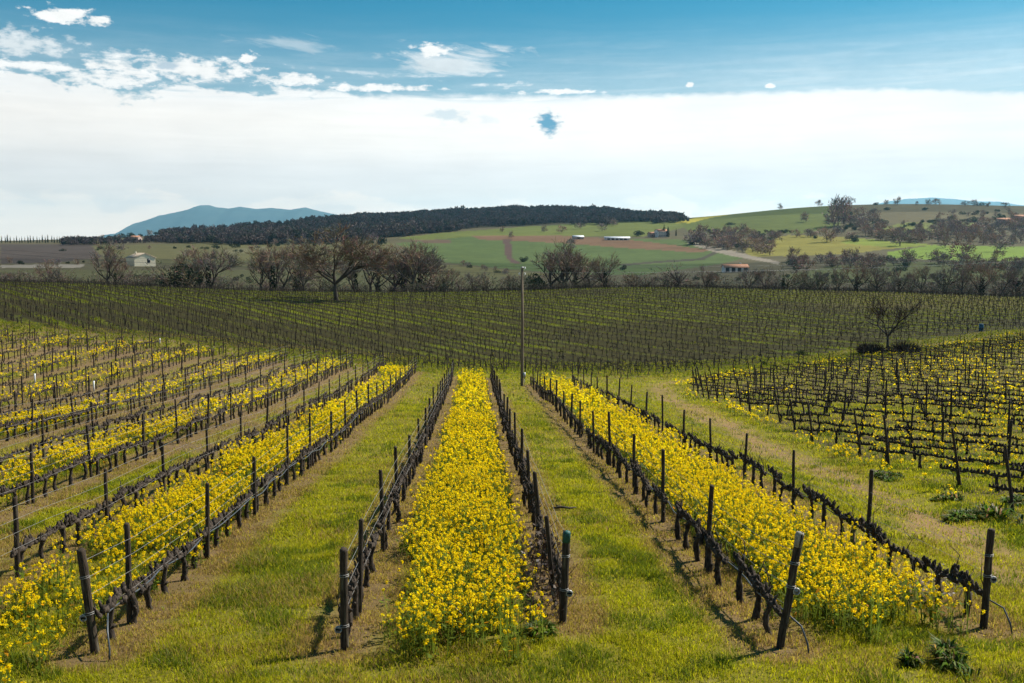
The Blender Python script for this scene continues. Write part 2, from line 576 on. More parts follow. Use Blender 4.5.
# ------------------------------------------------------------------ materials
def leafy(name, trans=0.45, rough=0.6, spec=0.25, vary=0.35, scale=9.0):
    """thin leaf or petal: colour from the mesh, light shining through"""
    m = bpy.data.materials.new(name); m.use_nodes = True
    g = NT(m.node_tree); g.n.clear()
    out = g.new('ShaderNodeOutputMaterial')
    at = g.new('ShaderNodeAttribute', attribute_name='Col')
    tc = g.new('ShaderNodeTexCoord')
    n = g.noise(tc.outputs['Object'], scale, 2)
    v = g.m('ADD', 1.0 - vary / 2 * 1.0, g.m('MULTIPLY', n, vary))
    sc = g.new('ShaderNodeVectorMath', operation='SCALE')
    g.l.new(at.outputs['Color'], sc.inputs[0]); g.put(sc.inputs[3], v)
    d = g.new('ShaderNodeBsdfPrincipled')
    d.inputs['Roughness'].default_value = rough
    d.inputs['Specular IOR Level'].default_value = spec
    g.l.new(sc.outputs[0], d.inputs['Base Color'])
    t = g.new('ShaderNodeBsdfTranslucent')
    g.l.new(sc.outputs[0], t.inputs[0])
    mx = g.new('ShaderNodeMixShader'); mx.inputs[0].default_value = trans
    g.l.new(d.outputs[0], mx.inputs[1]); g.l.new(t.outputs[0], mx.inputs[2])
    g.l.new(mx.outputs[0], out.inputs[0])
    return m


def solid(name, c1, c2, scale=8.0, rough=0.85, stretch=None, bump=0.3, metal=0.0, detail=5, c3=None):
    """a material mottled between two colours"""
    m = bpy.data.materials.new(name); m.use_nodes = True
    g = NT(m.node_tree)
    b = g.n['Principled BSDF']
    tc = g.new('ShaderNodeTexCoord')
    vec = tc.outputs['Object']
    if stretch:
        mp = g.new('ShaderNodeMapping'); mp.inputs['Scale'].default_value = stretch
        g.l.new(vec, mp.inputs[0]); vec = mp.outputs[0]
    n = g.noise(vec, scale, detail, 0.6)
    col = g.mix(g.step(n, 0.3, 0.7), c1, c2)
    if c3:
        col = g.mix(g.step(g.noise(vec, scale * 0.37, 3), 0.58, 0.68), col, c3)
    g.l.new(col, b.inputs['Base Color'])
    b.inputs['Roughness'].default_value = rough
    b.inputs['Metallic'].default_value = metal
    b.inputs['Specular IOR Level'].default_value = 0.25
    if bump:
        bp = g.new('ShaderNodeBump'); bp.inputs['Strength'].default_value = bump; bp.inputs['Distance'].default_value = 0.02
        g.l.new(n, bp.inputs['Height']); g.l.new(bp.outputs[0], b.inputs['Normal'])
    return m


def ground_mat():
    m = bpy.data.materials.new('earth_and_turf'); m.use_nodes = True
    g = NT(m.node_tree)
    b = g.n['Principled BSDF']
    at = g.new('ShaderNodeAttribute', attribute_name='Col')
    ge = g.new('ShaderNodeNewGeometry')
    n1 = g.noise(ge.outputs['Position'], 2.6, 6, 0.65)
    n2 = g.noise(ge.outputs['Position'], 0.11, 4, 0.6)
    n3 = g.noise(ge.outputs['Position'], 0.012, 5, 0.6)
    n4 = g.noise(ge.outputs['Position'], 0.035, 5, 0.7)
    f = g.m('ADD', g.m('SUBTRACT', g.m('MULTIPLY', n4, 0.7), 0.28), g.m('ADD', g.m('MULTIPLY', n1, 0.75), g.m('ADD', g.m('MULTIPLY', n2, 0.5), g.m('MULTIPLY', n3, 0.6))))
    sc = g.new('ShaderNodeVectorMath', operation='SCALE')
    g.l.new(at.outputs['Color'], sc.inputs[0]); g.put(sc.inputs[3], f)
    g.l.new(sc.outputs[0], b.inputs['Base Color'])
    b.inputs['Roughness'].default_value = 0.95
    b.inputs['Specular IOR Level'].default_value = 0.1
    bp = g.new('ShaderNodeBump'); bp.inputs['Strength'].default_value = 0.5; bp.inputs['Distance'].default_value = 0.05
    g.l.new(n1, bp.inputs['Height']); g.l.new(bp.outputs[0], b.inputs['Normal'])
    return m


M = {}
M['ground'] = ground_mat()
M['grass'] = leafy('grass_blade', 0.55, 0.5, 0.2)
M['petal'] = leafy('mustard_plant', 0.6, 0.6, 0.1, 0.15)
M['leaf'] = leafy('leaf', 0.35, 0.5, 0.3)
M['far_leaf'] = leafy('tree_foliage', 0.2, 0.7, 0.1, 0.5, 0.5)
M['twig'] = leafy('bare_twigs', 0.0, 0.9, 0.1, 0.5, 0.7)
M['vine'] = solid('vine_bark', (0.013, 0.0095, 0.0075), (0.080, 0.060, 0.045), 26, 0.95, (1, 1, 0.4), 0.6)
M['bark'] = solid('tree_bark', (0.035, 0.028, 0.022), (0.10, 0.082, 0.065), 6, 0.95, (1, 1, 0.3), 0.6)
M['post'] = solid('weathered_post_wood', (0.015, 0.011, 0.008), (0.070, 0.050, 0.034), 22, 0.92, (3, 3, 0.25), 0.6, c3=(0.105, 0.09, 0.06))
M['post_cap'] = solid('green_post_paint', (0.01, 0.05, 0.045), (0.02, 0.10, 0.085), 30, 0.5, bump=0.1)
M['lichen'] = solid('pale_lichen', (0.16, 0.15, 0.12), (0.36, 0.34, 0.29), 60, 0.95)
M['wire'] = solid('galvanised_wire', (0.20, 0.195, 0.19), (0.34, 0.33, 0.31), 20, 0.5, metal=0.2, bump=0)
M['hose'] = solid('drip_hose_plastic', (0.04, 0.05, 0.06), (0.09, 0.10, 0.11), 5, 0.35, bump=0)
M['steel'] = solid('dull_steel', (0.3, 0.3, 0.3), (0.5, 0.5, 0.5), 40, 0.5, metal=0.5, bump=0.2)
M['pole'] = solid('grey_pole_timber', (0.11, 0.082, 0.055), (0.20, 0.155, 0.11), 4, 0.9, (6, 6, 0.4), 0.3)
M['ceramic'] = solid('white_insulator', (0.7, 0.7, 0.7), (0.8, 0.8, 0.78), 9, 0.3, bump=0)
M['plaster'] = solid('cream_plaster', (0.76, 0.65, 0.46), (0.84, 0.74, 0.55), 0.8, 0.9, bump=0.1)
M['white_wall'] = solid('white_wall', (0.55, 0.53, 0.52), (0.72, 0.70, 0.68), 0.6, 0.9, bump=0.1)
M['pink_wall'] = solid('pinkish_stone_wall', (0.36, 0.25, 0.21), (0.5, 0.37, 0.32), 0.6, 0.9, bump=0.1)
M['tile'] = solid('terracotta_tiles', (0.30, 0.14, 0.08), (0.42, 0.21, 0.12), 1.5, 0.85, bump=0.3)
M['grey_tile'] = solid('buff_roof_tiles', (0.36, 0.28, 0.20), (0.48, 0.38, 0.28), 1.5, 0.85, bump=0.3)
M['sheet'] = solid('pale_sheet_roof', (0.5, 0.52, 0.55), (0.62, 0.64, 0.66), 0.4, 0.5, bump=0.0)
M['dark'] = solid('dark_opening', (0.015, 0.015, 0.018), (0.03, 0.03, 0.034), 2, 0.3, bump=0)
M['shutter'] = solid('wooden_shutter', (0.10, 0.06, 0.035), (0.16, 0.10, 0.06), 3, 0.7, bump=0.1)
M['blue'] = solid('blue_plastic', (0.015, 0.07, 0.13), (0.02, 0.10, 0.18), 3, 0.45, bump=0)
M['stone'] = solid('pale_stone_slab', (0.32, 0.28, 0.25), (0.5, 0.45, 0.42), 3, 0.9)
M['mountain'] = solid('far_woods', (0.03, 0.05, 0.05), (0.05, 0.075, 0.07), 0.004, 1.0, bump=0)

# ------------------------------------------------------------------ the ground
FAR_FIELDS = [   # outline on the hillside as the photograph shows it, colour of the crop or soil
    ([(0, 244), (92, 244), (104, 257), (60, 262), (0, 264)], (0.055, 0.042, 0.034)),
    ([(92, 246), (200, 243), (330, 240), (395, 243), (400, 262), (250, 268), (108, 262)], (0.085, 0.078, 0.03)),
    ([(222, 250), (268, 246), (262, 252), (225, 254)], (0.11, 0.10, 0.05)),
    ([(0, 265), (85, 264), (80, 268), (0, 268)], (0.22, 0.19, 0.15)),
    ([(0, 270), (500, 270), (500, 300), (0, 300)], (0.09, 0.085, 0.034)),
    ([(398, 238), (440, 233), (520, 227), (600, 222), (690, 219), (700, 224), (640, 237), (560, 236), (480, 237), (420, 240)], (0.10, 0.115, 0.022)),
    ([(396, 243), (480, 236), (560, 237), (690, 240), (745, 258), (720, 264), (640, 275), (560, 274), (440, 262)], (0.066, 0.092, 0.026)),
    ([(470, 236), (560, 235), (640, 241), (712, 250), (700, 253), (600, 246), (540, 242), (480, 240)], (0.13, 0.075, 0.04)),
    ([(414, 240), (452, 240), (450, 243), (425, 243)], (0.10, 0.062, 0.04)),
    ([(503, 239), (511, 239), (513, 258), (522, 264), (510, 263), (506, 254)], (0.075, 0.045, 0.036)),
    ([(620, 264), (700, 258), (727, 246), (730, 247), (703, 260), (622, 266)], (0.05, 0.045, 0.028)),
    ([(405, 263), (470, 266), (560, 275), (420, 278)], (0.11, 0.10, 0.036)),
    ([(676, 222), (730, 211), (780, 205), (836, 198), (842, 225), (800, 234), (735, 234), (690, 232)], (0.078, 0.094, 0.017)),
    ([(675, 223), (700, 216), (735, 209), (762, 206), (764, 208), (735, 213), (705, 219), (690, 223)], (0.30, 0.26, 0.03)),
    ([(735, 241), (790, 235), (860, 238), (932, 245), (888, 249), (850, 254), (750, 257)], (0.17, 0.15, 0.028)),
    ([(860, 238), (932, 245), (900, 248), (840, 243)], (0.15, 0.18, 0.025)),
    ([(887, 252), (932, 245), (1030, 246), (1030, 262), (960, 261), (890, 258)], (0.125, 0.18, 0.022)),
    ([(870, 232), (895, 224), (940, 219), (985, 220), (960, 229), (900, 236)], (0.115, 0.125, 0.028)),
    ([(838, 204), (1030, 200), (1030, 222), (900, 222), (850, 226)], (0.095, 0.078, 0.036)),
    ([(690, 241), (722, 249), (780, 262), (779, 264.5), (716, 253), (688, 243)], (0.20, 0.17, 0.13)),
    ([(860, 261), (1030, 264), (1030, 280), (800, 284), (780, 276)], (0.085, 0.092, 0.03)),
]


def ground_colour(X, Y, Z):
    n = len(X)
    c = np.empty((n, 3)); c[:] = (0.145, 0.125, 0.014)
    big = fbm(X / 3.0, Y / 3.0, 41); sm = fbm(X / 0.5, Y / 0.5, 47)
    dry = sstep(big * 0.6 + sm * 0.4, 0.50, 0.72)

    def blend(mask, colr):
        nonlocal c
        c = c * (1 - mask[:, None]) + np.asarray(colr) * mask[:, None]
    blend(dry * 0.4, (0.17, 0.14, 0.052))
    cc, t = ct(X, Y)
    # the turf under the vines is killed off: dry brown earth
    d = near_row(X, Y)
    edge = (big - 0.5) * 0.5 + (sm - 0.5) * 0.35
    blend((1 - sstep(d + edge * 1.2, 0.30, 0.80)) * (.7 + .3 * sm), (0.15, 0.095, 0.048))
    # left alleys are drier than the middle ones
    leftdry = sstep(-cc, 8.0, 9.5) * sstep(big + 0.3 * sm, 0.45, 0.75) * (Y < 108)
    blend(leftdry * 0.9, (0.15, 0.10, 0.055))
    d, s = track_dist(X, Y)
    w = 0.72 + (big - 0.5) * 1.3
    trk = 1 - sstep(d + (sm - .5) * 0.9, w * 0.6, w * 1.45)
    blend(trk * np.clip(0.2 + 1.1 * sm, 0, .95) * np.where(Y > 60, .6, 1.0), (0.23, 0.14, 0.066))
    r = in_right(X, Y) * 1.0
    q = (X * BN[0] + Y * BN[1]) / B_SP
    br = np.abs(q - np.round(q)) * B_SP
    blend(r * (0.35 + 0.65 * (1 - sstep(br, 0.3, 1.0))), (0.062, 0.043, 0.020))
    mm = in_mid(X, Y) * 1.0
    q = (X * MN[0] + Y * MN[1]) / M_SP
    mr = np.abs(q - np.round(q)) * M_SP
    ctr = fbm(X / 16, Y / 16, 71)
    alley = (np.floor(q).astype(int) % 2 == 0) * 1.0
    blend(mm * 0.95, (0.075, 0.078, 0.008))
    blend(mm * alley * 0.95, (0.145, 0.160, 0.006))
    soil = mm * np.clip((1 - sstep(mr + (sm - .5) * .4, 0.55, 1.0)) + 0.75 * sstep(ctr + .22 * (Y < 150), 0.5, 0.75), 0, 1)
    blend(soil * 0.95, (0.044, 0.033, 0.010))
    yel = mm * sstep(X / Y, 0.22, 0.40) * sstep(Y, 150, 195) * 0.6
    blend(yel, (0.15, 0.12, 0.03))
    far = sstep(Y, 238, 250)
    blend(far, (0.08, 0.068, 0.034))
    px, py, dep = project(X, Y, Z)
    w = Y > 300
    jx = (fbm(X / 60, Y / 60, 61) - 0.5) * 5; jy = (fbm(X / 60, Y / 60, 63) - 0.5) * 1.2
    for P, colr in FAR_FIELDS:
        k = w & in_poly(px + jx, py + jy, P)
        c[k] = colr
    return c


def build_ground():
    a = np.concatenate([np.linspace(-1.6, -0.60, 30), np.linspace(-0.575, 0.575, 640), np.linspace(0.60, 1.6, 30)])
    ys = [np.linspace(-27, 7, 18), 8 * np.exp(np.arange(0, math.log(95 / 8), 0.0085)), 95.5 * np.exp(np.arange(0, math.log(262 / 95.5), 0.0068)),
          265 * np.exp(np.arange(0, math.log(3600 / 265), 0.014)), 3800 * np.exp(np.linspace(0, math.log(9500 / 3800), 12))]
    ys = np.concatenate(ys)
    Yg, Ag = np.meshgrid(ys, a, indexing='ij')
    Xg = Ag * (Yg + 30)
    X, Y = Xg.ravel(), Yg.ravel()
    Z = ground(X, Y)
    nr, nc = Yg.shape
    i = np.arange(nr - 1)[:, None] * nc; j = np.arange(nc - 1)[None, :]
    Q = np.stack([i + j, i + j + 1, i + nc + j + 1, i + nc + j], -1).reshape(-1, 4)
    me = make_mesh('terrain', np.stack([X, Y, Z], 1), [Q], [M['ground']], ground_colour(X, Y, Z), smooth=True)
    tag(obj('terrain', me), 'rolling vineyard ground of grass, bare earth and hillside fields', kind='structure')


build_ground()


def silhouette_hill(name, pts, Y, depth, label, mat):
    """a far mountain with a rounded body: crest through the given places, falling away on both sides"""
    pts = np.array(pts, float)
    xs = np.linspace(pts[0, 0], pts[-1, 0], 160)
    yy = np.interp(xs, pts[:, 0], pts[:, 1]) + (fbm(xs / 9.0, xs * 0, 3) - 0.5) * 0.9
    V = []; prof = np.linspace(-1, 1, 15)
    for px, py in zip(xs, yy):
        u, dy, dz = ray(px, py)
        X = u / dy * Y; top = CAM_Z + dz / dy * Y; base = -40.0
        for p in prof:
            V.append((X * (1 + p * 0.02), Y + p * depth + 90 * (fbm(X / 300, p * 4, 5) - 0.5), base + (top - base) * math.cos(p * math.pi / 2) ** 1.3 * (1 if abs(p) < .01 else 0.95 + 0.1 * fbm(X / 200, p * 3, 8))))
    n, m = len(xs), len(prof)
    i = np.arange(n - 1)[:, None] * m; j = np.arange(m - 1)[None, :]
    Q = np.stack([i + j, i + m + j, i + m + j + 1, i + j + 1], -1).reshape(-1, 4)
    tag(obj(name, make_mesh(name, V, [Q], [mat], smooth=True)), label, kind='structure')


silhouette_hill('mountain', [(108, 238), (116, 234), (124, 233), (132, 230), (142, 222.5), (156, 217.5), (178, 212), (190, 209), (200, 205.5), (208, 205), (216, 207), (228, 208.5), (240, 206.5), (255, 209),
                             (272, 208), (290, 209.5), (305, 207.5), (320, 211), (335, 214), (350, 218), (370, 224), (390, 232)], 15000, 1800, 'long blue mountain far beyond the left ridge', M['mountain'])
silhouette_hill('mountain', [(860, 214), (880, 203), (905, 199), (930, 197.5), (955, 199.5), (975, 201), (1000, 202), (1030, 206), (1100, 214)], 17000, 1200,
                'faint blue mountain far beyond the right hill', M['mountain'])

# ------------------------------------------------------------------ unseen clouds added above the view, shaped to shade the slopes
def build_shade_clouds():
    m = bpy.data.materials.new('shade_cloud_vapour'); m.use_nodes = True
    g = NT(m.node_tree); g.n.clear()
    out = g.new('ShaderNodeOutputMaterial')
    d = g.new('ShaderNodeBsdfDiffuse'); d.inputs[0].default_value = (.9, .9, .9, 1)
    t = g.new('ShaderNodeBsdfTranslucent'); t.inputs[0].default_value = (.9, .9, .9, 1)
    mx = g.new('ShaderNodeMixShader'); mx.inputs[0].default_value = .5
    g.l.new(d.outputs[0], mx.inputs[1]); g.l.new(t.outputs[0], mx.inputs[2]); tr = g.new('ShaderNodeBsdfTransparent'); m2 = g.new('ShaderNodeMixShader'); m2.inputs[0].default_value = .80
    g.l.new(mx.outputs[0], m2.inputs[1]); g.l.new(tr.outputs[0], m2.inputs[2]); g.l.new(m2.outputs[0], out.inputs[0])
    alt = 1150.0
    off = sv * ((alt + 10) / sv.z)
    for k, (x, y, rx, ry) in enumerate(((-40, 470, 720, 350), (-330, 1950, 760, 420), (620, 1700, 380, 230))):
        nu, nv = 72, 18
        V = []
        for j in range(nv + 1):
            e = -math.pi / 2 + math.pi * j / nv
            for i in range(nu):
                a = i / nu * 2 * math.pi
                cx, cy = math.cos(a), math.sin(a)
                q = 0.80 + 0.42 * float(fbm(cx * 2.2 + 9 * k + 5, cy * 2.2 + 3, 7)) * (0.4 + 0.6 * math.cos(e)) 
                up = math.sin(e)
                z = up * (46 if up > 0 else 10) * (0.6 + 0.9 * float(fbm(cx * math.cos(e) * 3 + k, cy * math.cos(e) * 3, 13)))
                V.append((cx * math.cos(e) ** .7 * rx * q if abs(math.cos(e)) > 1e-6 else 0, cy * math.cos(e) ** .7 * ry * q if abs(math.cos(e)) > 1e-6 else 0, z))
        i = np.arange(nv)[:, None] * nu; j = np.arange(nu)[None, :]; jj = (j + 1) % nu
        Q = np.stack([i + j, i + jj, i + nu + jj, i + nu + j], -1).reshape(-1, 4)
        o = obj('shade_cloud', make_mesh('shade_cloud', V, [Q], [m], smooth=True), loc=(x + off.x, y + off.y, alt))
        tag(o, 'one of three unseen clouds added high up to shade the slopes', kind='structure')


build_shade_clouds()

# ------------------------------------------------------------------ haze over the whole valley
def build_haze():
    m = bpy.data.materials.new('thin_valley_haze'); m.use_nodes = True
    g = NT(m.node_tree); g.n.clear()
    out = g.new('ShaderNodeOutputMaterial')
    v = g.new('ShaderNodeVolumePrincipled')
    v.inputs['Color'].default_value = HAZE_COLOUR
    v.inputs['Density'].default_value = HAZE_DENSITY
    v.inputs['Anisotropy'].default_value = 0.45
    g.l.new(v.outputs[0], out.inputs['Volume'])
    b = MB()
    b.box((0, 8900, 290), (14000, 9600, 460))
    o = obj('haze', b.mesh('haze', m))
    tag(o, 'thin blue haze lying over the whole valley', kind='stuff')
    return o


HAZE_COLOUR = (0.34, 0.74, 1.0, 1)
HAZE_DENSITY = 4.6e-5
build_haze()

# ------------------------------------------------------------------ words
_ONES = ['', 'first', 'second', 'third', 'fourth', 'fifth', 'sixth', 'seventh', 'eighth', 'ninth', 'tenth', 'eleventh', 'twelfth', 'thirteenth', 'fourteenth',
         'fifteenth', 'sixteenth', 'seventeenth', 'eighteenth', 'nineteenth']
_TENS = {20: ('twenty', 'twentieth'), 30: ('thirty', 'thirtieth'), 40: ('forty', 'fortieth'), 50: ('fifty', 'fiftieth'), 60: ('sixty', 'sixtieth'),
         70: ('seventy', 'seventieth'), 80: ('eighty', 'eightieth'), 90: ('ninety', 'ninetieth')}


def ordinal(n):
    if n < 20: return _ONES[n]
    if n >= 100: return 'hundred-and-' + ordinal(n - 100) if n > 100 else 'hundredth'
    t = n // 10 * 10
    return _TENS[t][1] if n == t else _TENS[t][0] + '-' + _ONES[n - t]


def in_frame(X, Y, Z, pad=6):
    px, py, d = project(np.asarray(X, float), np.asarray(Y, float), np.asarray(Z, float))
    return (d > 1) & (px > -pad) & (px < W_PX + pad) & (py > -pad) & (py < H_PX + pad)


# ------------------------------------------------------------------ vines: prototypes
def vine_proto(seed, lod=0):
    """one old cordon trained vine about 0.95 m wide: a gnarled trunk and two arms with pruned spurs"""
    r = random.Random(seed)
    T, A = MB(), MB()
    if lod == 3:
        T.tube([(0, 0, 0), (r.uniform(-.05, .05), r.uniform(-.05, .05), r.uniform(.2, .8)), (r.uniform(-.2, .2), r.uniform(-.3, .3), r.uniform(.5, 1.0))], [.01, .02, .008], 3, cap=False)
    h = 0.52 + r.uniform(-0.05, 0.05) * (3 if lod == 3 else 1)
    lean = r.uniform(-0.10, 0.10) * (2 if lod == 3 else 1)
    bend = r.uniform(-0.07, 0.07)
    if lod == 0:
        n = 8
        P = [(bend * math.sin(q * 3.0) + r.uniform(-.015, .015), lean * q * (1 - q * .2) + r.uniform(-.012, .012), -0.06 + (h + 0.06) * q) for q in np.linspace(0, 1, n)]
        R = [0.053 * (1 - 0.35 * q) * r.uniform(0.8, 1.25) for q in np.linspace(0, 1, n)]
        R[0] *= 1.25; R[-1] *= 1.3
        T.tube(P, R, 8, jit=0.22)
        for k in range(3):
            q = r.uniform(.3, .95); z = h * q
            a = r.uniform(0, 6.28)
            T.tube([(P[int(q * 7)][0], P[int(q * 7)][1], z), (P[int(q * 7)][0] + .06 * math.cos(a), P[int(q * 7)][1] + .06 * math.sin(a), z + .03)], [.035, .018], 5, jit=.3)
    else:
        m = 5 if lod == 1 else 3
        kk = (1, .80, .75, .62)[lod]
        T.tube([(0, 0, -.05), (bend, lean * .5, h * .5), (0, lean, h)], [.062 * kk, .047 * kk, .055 * kk], m, cap=lod == 1, jit=.2)
    top = (P[-1] if lod == 0 else (0, lean, h))
    for s in (-1, 1):
        L = 0.50 + r.uniform(-.06, .07)
        n = 9 if lod == 0 else (5 if lod == 1 else 3)
        P2 = [(top[0] + r.uniform(-.018, .018), top[1] + s * L * q, top[2] + 0.035 * math.sin(q * 2.4) + r.uniform(-.02, .02)) for q in np.linspace(0, 1, n)]
        P2[0] = tuple(top)
        R2 = [0.044 * (1, .85, .8, .6)[lod] * (1 - 0.3 * q) * r.uniform(.75, 1.35) for q in np.linspace(0, 1, n)]
        if lod == 3 and s == 1 and r.random() < .7:
            continue
        A.tube(P2, R2, (6, 4, 3, 3)[lod], cap=lod < 2, jit=.25 if lod < 2 else 0)
        ns = (6, 5, 3, 3)[lod]
        for k in range(ns):
            q = (k + r.uniform(.2, .8)) / ns
            b = (top[0], top[1] + s * L * q, top[2] + .02)
            dx, dy = r.uniform(-.07, .07), r.uniform(-.05, .05); up = r.uniform(.06, .15)
            if lod == 0:
                A.tube([b, (b[0] + dx * .6, b[1] + dy * .5, b[2] + up * .55), (b[0] + dx, b[1] + dy, b[2] + up)], [.034, .030 * r.uniform(.8, 1.4), .014], 6, jit=.35)
                if r.random() < .6:
                    c = (b[0] + dx * .6, b[1] + dy * .5, b[2] + up * .5)
                    A.tube([c, (c[0] + r.uniform(-.05, .05), c[1] + r.uniform(-.05, .05), c[2] + r.uniform(.03, .12))], [.016, .007], 5)
                if r.random() < .10:    # an unpruned cane
                    c = (b[0] + dx, b[1] + dy, b[2] + up)
                    A.tube([c, (c[0] + r.uniform(-.1, .1), c[1] + r.uniform(-.1, .1), c[2] + .18), (c[0] + r.uniform(-.2, .2), c[1] + r.uniform(-.2, .2), c[2] + r.uniform(.25, .45))], [.009, .007, .004], 4)
            elif lod == 1:
                A.tube([b, (b[0] + dx, b[1] + dy, b[2] + up)], [.036, .018], 4, jit=.2)
            else:
                A.tube([b, (b[0] + dx, b[1] + dy, b[2] + up)], [.035, .02], 3, cap=False)
    return T, A


VINE0 = [vine_proto(300 + i, 0) for i in range(10)]
VINE_MESH = [(t.mesh('vine_trunk', M['vine'], True), a.mesh('vine_cordon', M['vine'], True)) for t, a in VINE0]
VINE1 = [join_arrays([p.arrays() for p in vine_proto(400 + i, 1)]) for i in range(8)]
VINE2 = [join_arrays([p.arrays() for p in vine_proto(500 + i, 2)]) for i in range(8)]

VINE3 = [join_arrays([p.arrays() for p in vine_proto(600 + i, 3)]) for i in range(12)]
for a_ in (VINE1, VINE2):
    pass


def post_proto(seed, r0=0.048, h=1.5, sides=9):
    r = random.Random(seed)
    b = MB()
    zs = [-0.25, 0.0, .3, .7, 1.1, h - .02, h]
    P = [(r.uniform(-.006, .006) * z, r.uniform(-.006, .006) * z, z) for z in zs]
    R = [r0 * (1.08 - .10 * z) * r.uniform(.96, 1.04) for z in zs]; R[-1] *= 0.86
    b.tube(P, R, sides, jit=.05)
    return b


POSTS = [post_proto(i, 0.036 + 0.003 * (i % 4), 1.42 + 0.05 * (i % 5)) for i in range(10)]
POST_MESH = [b.mesh('vine_post', M['post'], False) for b in POSTS]
POST_LOD = [post_proto(50 + i, 0.036, 1.45, 4).arrays() for i in range(3)]

# ------------------------------------------------------------------ set out every vine and post
vines, posts = [], []     # (X, Y, rz, row words)
for rc, t0, t1, words in ROWS:
    tt = t0 + 0.55
    while tt < t1 - .3:
        if rng.random() > 0.05:
            X, Y = xy(rc + rng.normal(0, .035), tt)
            vines.append((X, Y, -ROW_A + rng.normal(0, .05), words))
        tt += 0.88 + rng.normal(0, .05)
    tt = t0
    k = 0
    while tt < t1:
        X, Y = xy(rc + rng.normal(0, .02), tt)
        if rc < -8 and k == 0:
            tt += rng.uniform(0, 4)
        posts.append((X, Y, words, k, rc)); k += 1
        tt += {-1.84: 1.6, 1.27: 1.2, -5.14: 1.35}.get(rc, 4.4) if k == 1 else 4.1 + rng.normal(0, .12)
n_fore = len(vines)
# right hand plot, rows counted from the front
q0 = int(math.floor((13 * BN[0] + 24 * BN[1]) / B_SP)) - 12
br_ord = {}
b_rows = {}
for q in range(q0, q0 + 90):
    for s in np.arange(-140, 160, 0.93):
        X = BN[0] * q * B_SP + BD[0] * s; Y = BN[1] * q * B_SP + BD[1] * s
        if not (Y > 22 and Y < 150 and X > 10 and X < 0.72 * Y):
            continue
        if in_right(np.array(X), np.array(Y)):
            b_rows.setdefault(q, []).append((X + rng.normal(0, .03), Y + rng.normal(0, .03)))
rz_b = math.atan2(-BD[0], BD[1])
names_b = {q: k + 1 for k, q in enumerate(sorted(b_rows))}
for q in sorted(b_rows):
    pts_ = b_rows[q]
    w = ordinal(names_b[q]) + ' row of the right plot'
    for k, (X, Y) in enumerate(pts_):
        if rng.random() > .07:
            vines.append((X, Y, rz_b + rng.normal(0, .06), w))
        if k % 5 == 0:
            posts.append((X, Y - .1, w, k // 5, None))
n_right = len(vines)
m_v, m_p = [], []
for q in range(-140, 141):
    s = np.arange(-60, 330, 0.95) + rng.uniform(0, .9)
    X = MN[0] * q * M_SP + MD[0] * s; Y = MN[1] * q * M_SP + MD[1] * s
    k = in_mid(X, Y) & (np.abs(X) < 0.60 * Y + 6)
    if not k.any():
        continue
    X, Y, s = X[k], Y[k], s[k]
    m_v += list(zip(X, Y))
    idx = np.arange(len(X)) % 6 == (q * 5) % 6
    m_p += list(zip(X[idx], Y[idx]))
rz_m = math.atan2(-MD[0], MD[1])

vx = np.array([v[0] for v in vines]); vy = np.array([v[1] for v in vines]); vz = ground(vx, vy)
vis = in_frame(vx, vy, vz + .4)
order = np.argsort(np.where(vis, vy, 1e6))
near_v = sorted(order[:300].tolist(), key=lambda i: (vines[i][3], vy[i]))
count = {}
for i in near_v:
    X, Y, rz, words = vines[i]
    count[words] = count.get(words, 0) + 1
    o = empty('grape_vine', (X, Y, float(vz[i]) - 0.01), rz + (math.pi if rng.random() < .5 else 0))
    s = rng.uniform(.9, 1.14) * (.85 if 'plot' in words else 1.0); o.scale = (s * (.8 if 'plot' in words else 1), 1.0, s)
    tag(o, 'bare pruned vine, %s in view from the front, %s' % (ordinal(count[words]), words), 'vine', 'bare vines trained along the rows')
    tm, am = VINE_MESH[int(rng.integers(len(VINE_MESH)))]
    obj('trunk', tm, o); obj('cordon', am, o)
rest = [i for i in range(len(vines)) if i not in set(near_v) and vy[i] > 9]
parts = []


def stamp_vines(P, rz, var):
    n = len(P)
    sc = rng.uniform(.88, 1.15, n)
    return stamp(var, P, rz + math.pi * (rng.random(n) < .5), sc, rng.integers(0, len(var), n), sc * rng.uniform(.85, 1.15, n))


ra = np.array(rest)
for lo, hi, var in ((0, 55, VINE1), (55, 400, VINE2)):
    k = ra[(vy[ra] >= lo) & (vy[ra] < hi)]
    P = np.stack([vx[k], vy[k], vz[k]], 1)
    parts.append(stamp_vines(P, np.array([vines[i][2] for i in k]), var))
mv = np.array(m_v)
mv = mv[rng.random(len(mv)) > .06]
P = np.stack([mv[:, 0], mv[:, 1], ground(mv[:, 0], mv[:, 1])], 1)
P[:, :2] += rng.normal(0, .08, (len(P), 2))
parts.append(stamp_vines(P, np.full(len(P), rz_m) + rng.normal(0, .16, len(P)), VINE3))
V, Q, T, Cc = join_arrays(parts)
tag(obj('vineyard_rows', make_mesh('vineyard_rows', V, [Q, T], [M['vine']])), 'rows upon rows of bare vines covering the slopes further off', kind='stuff')

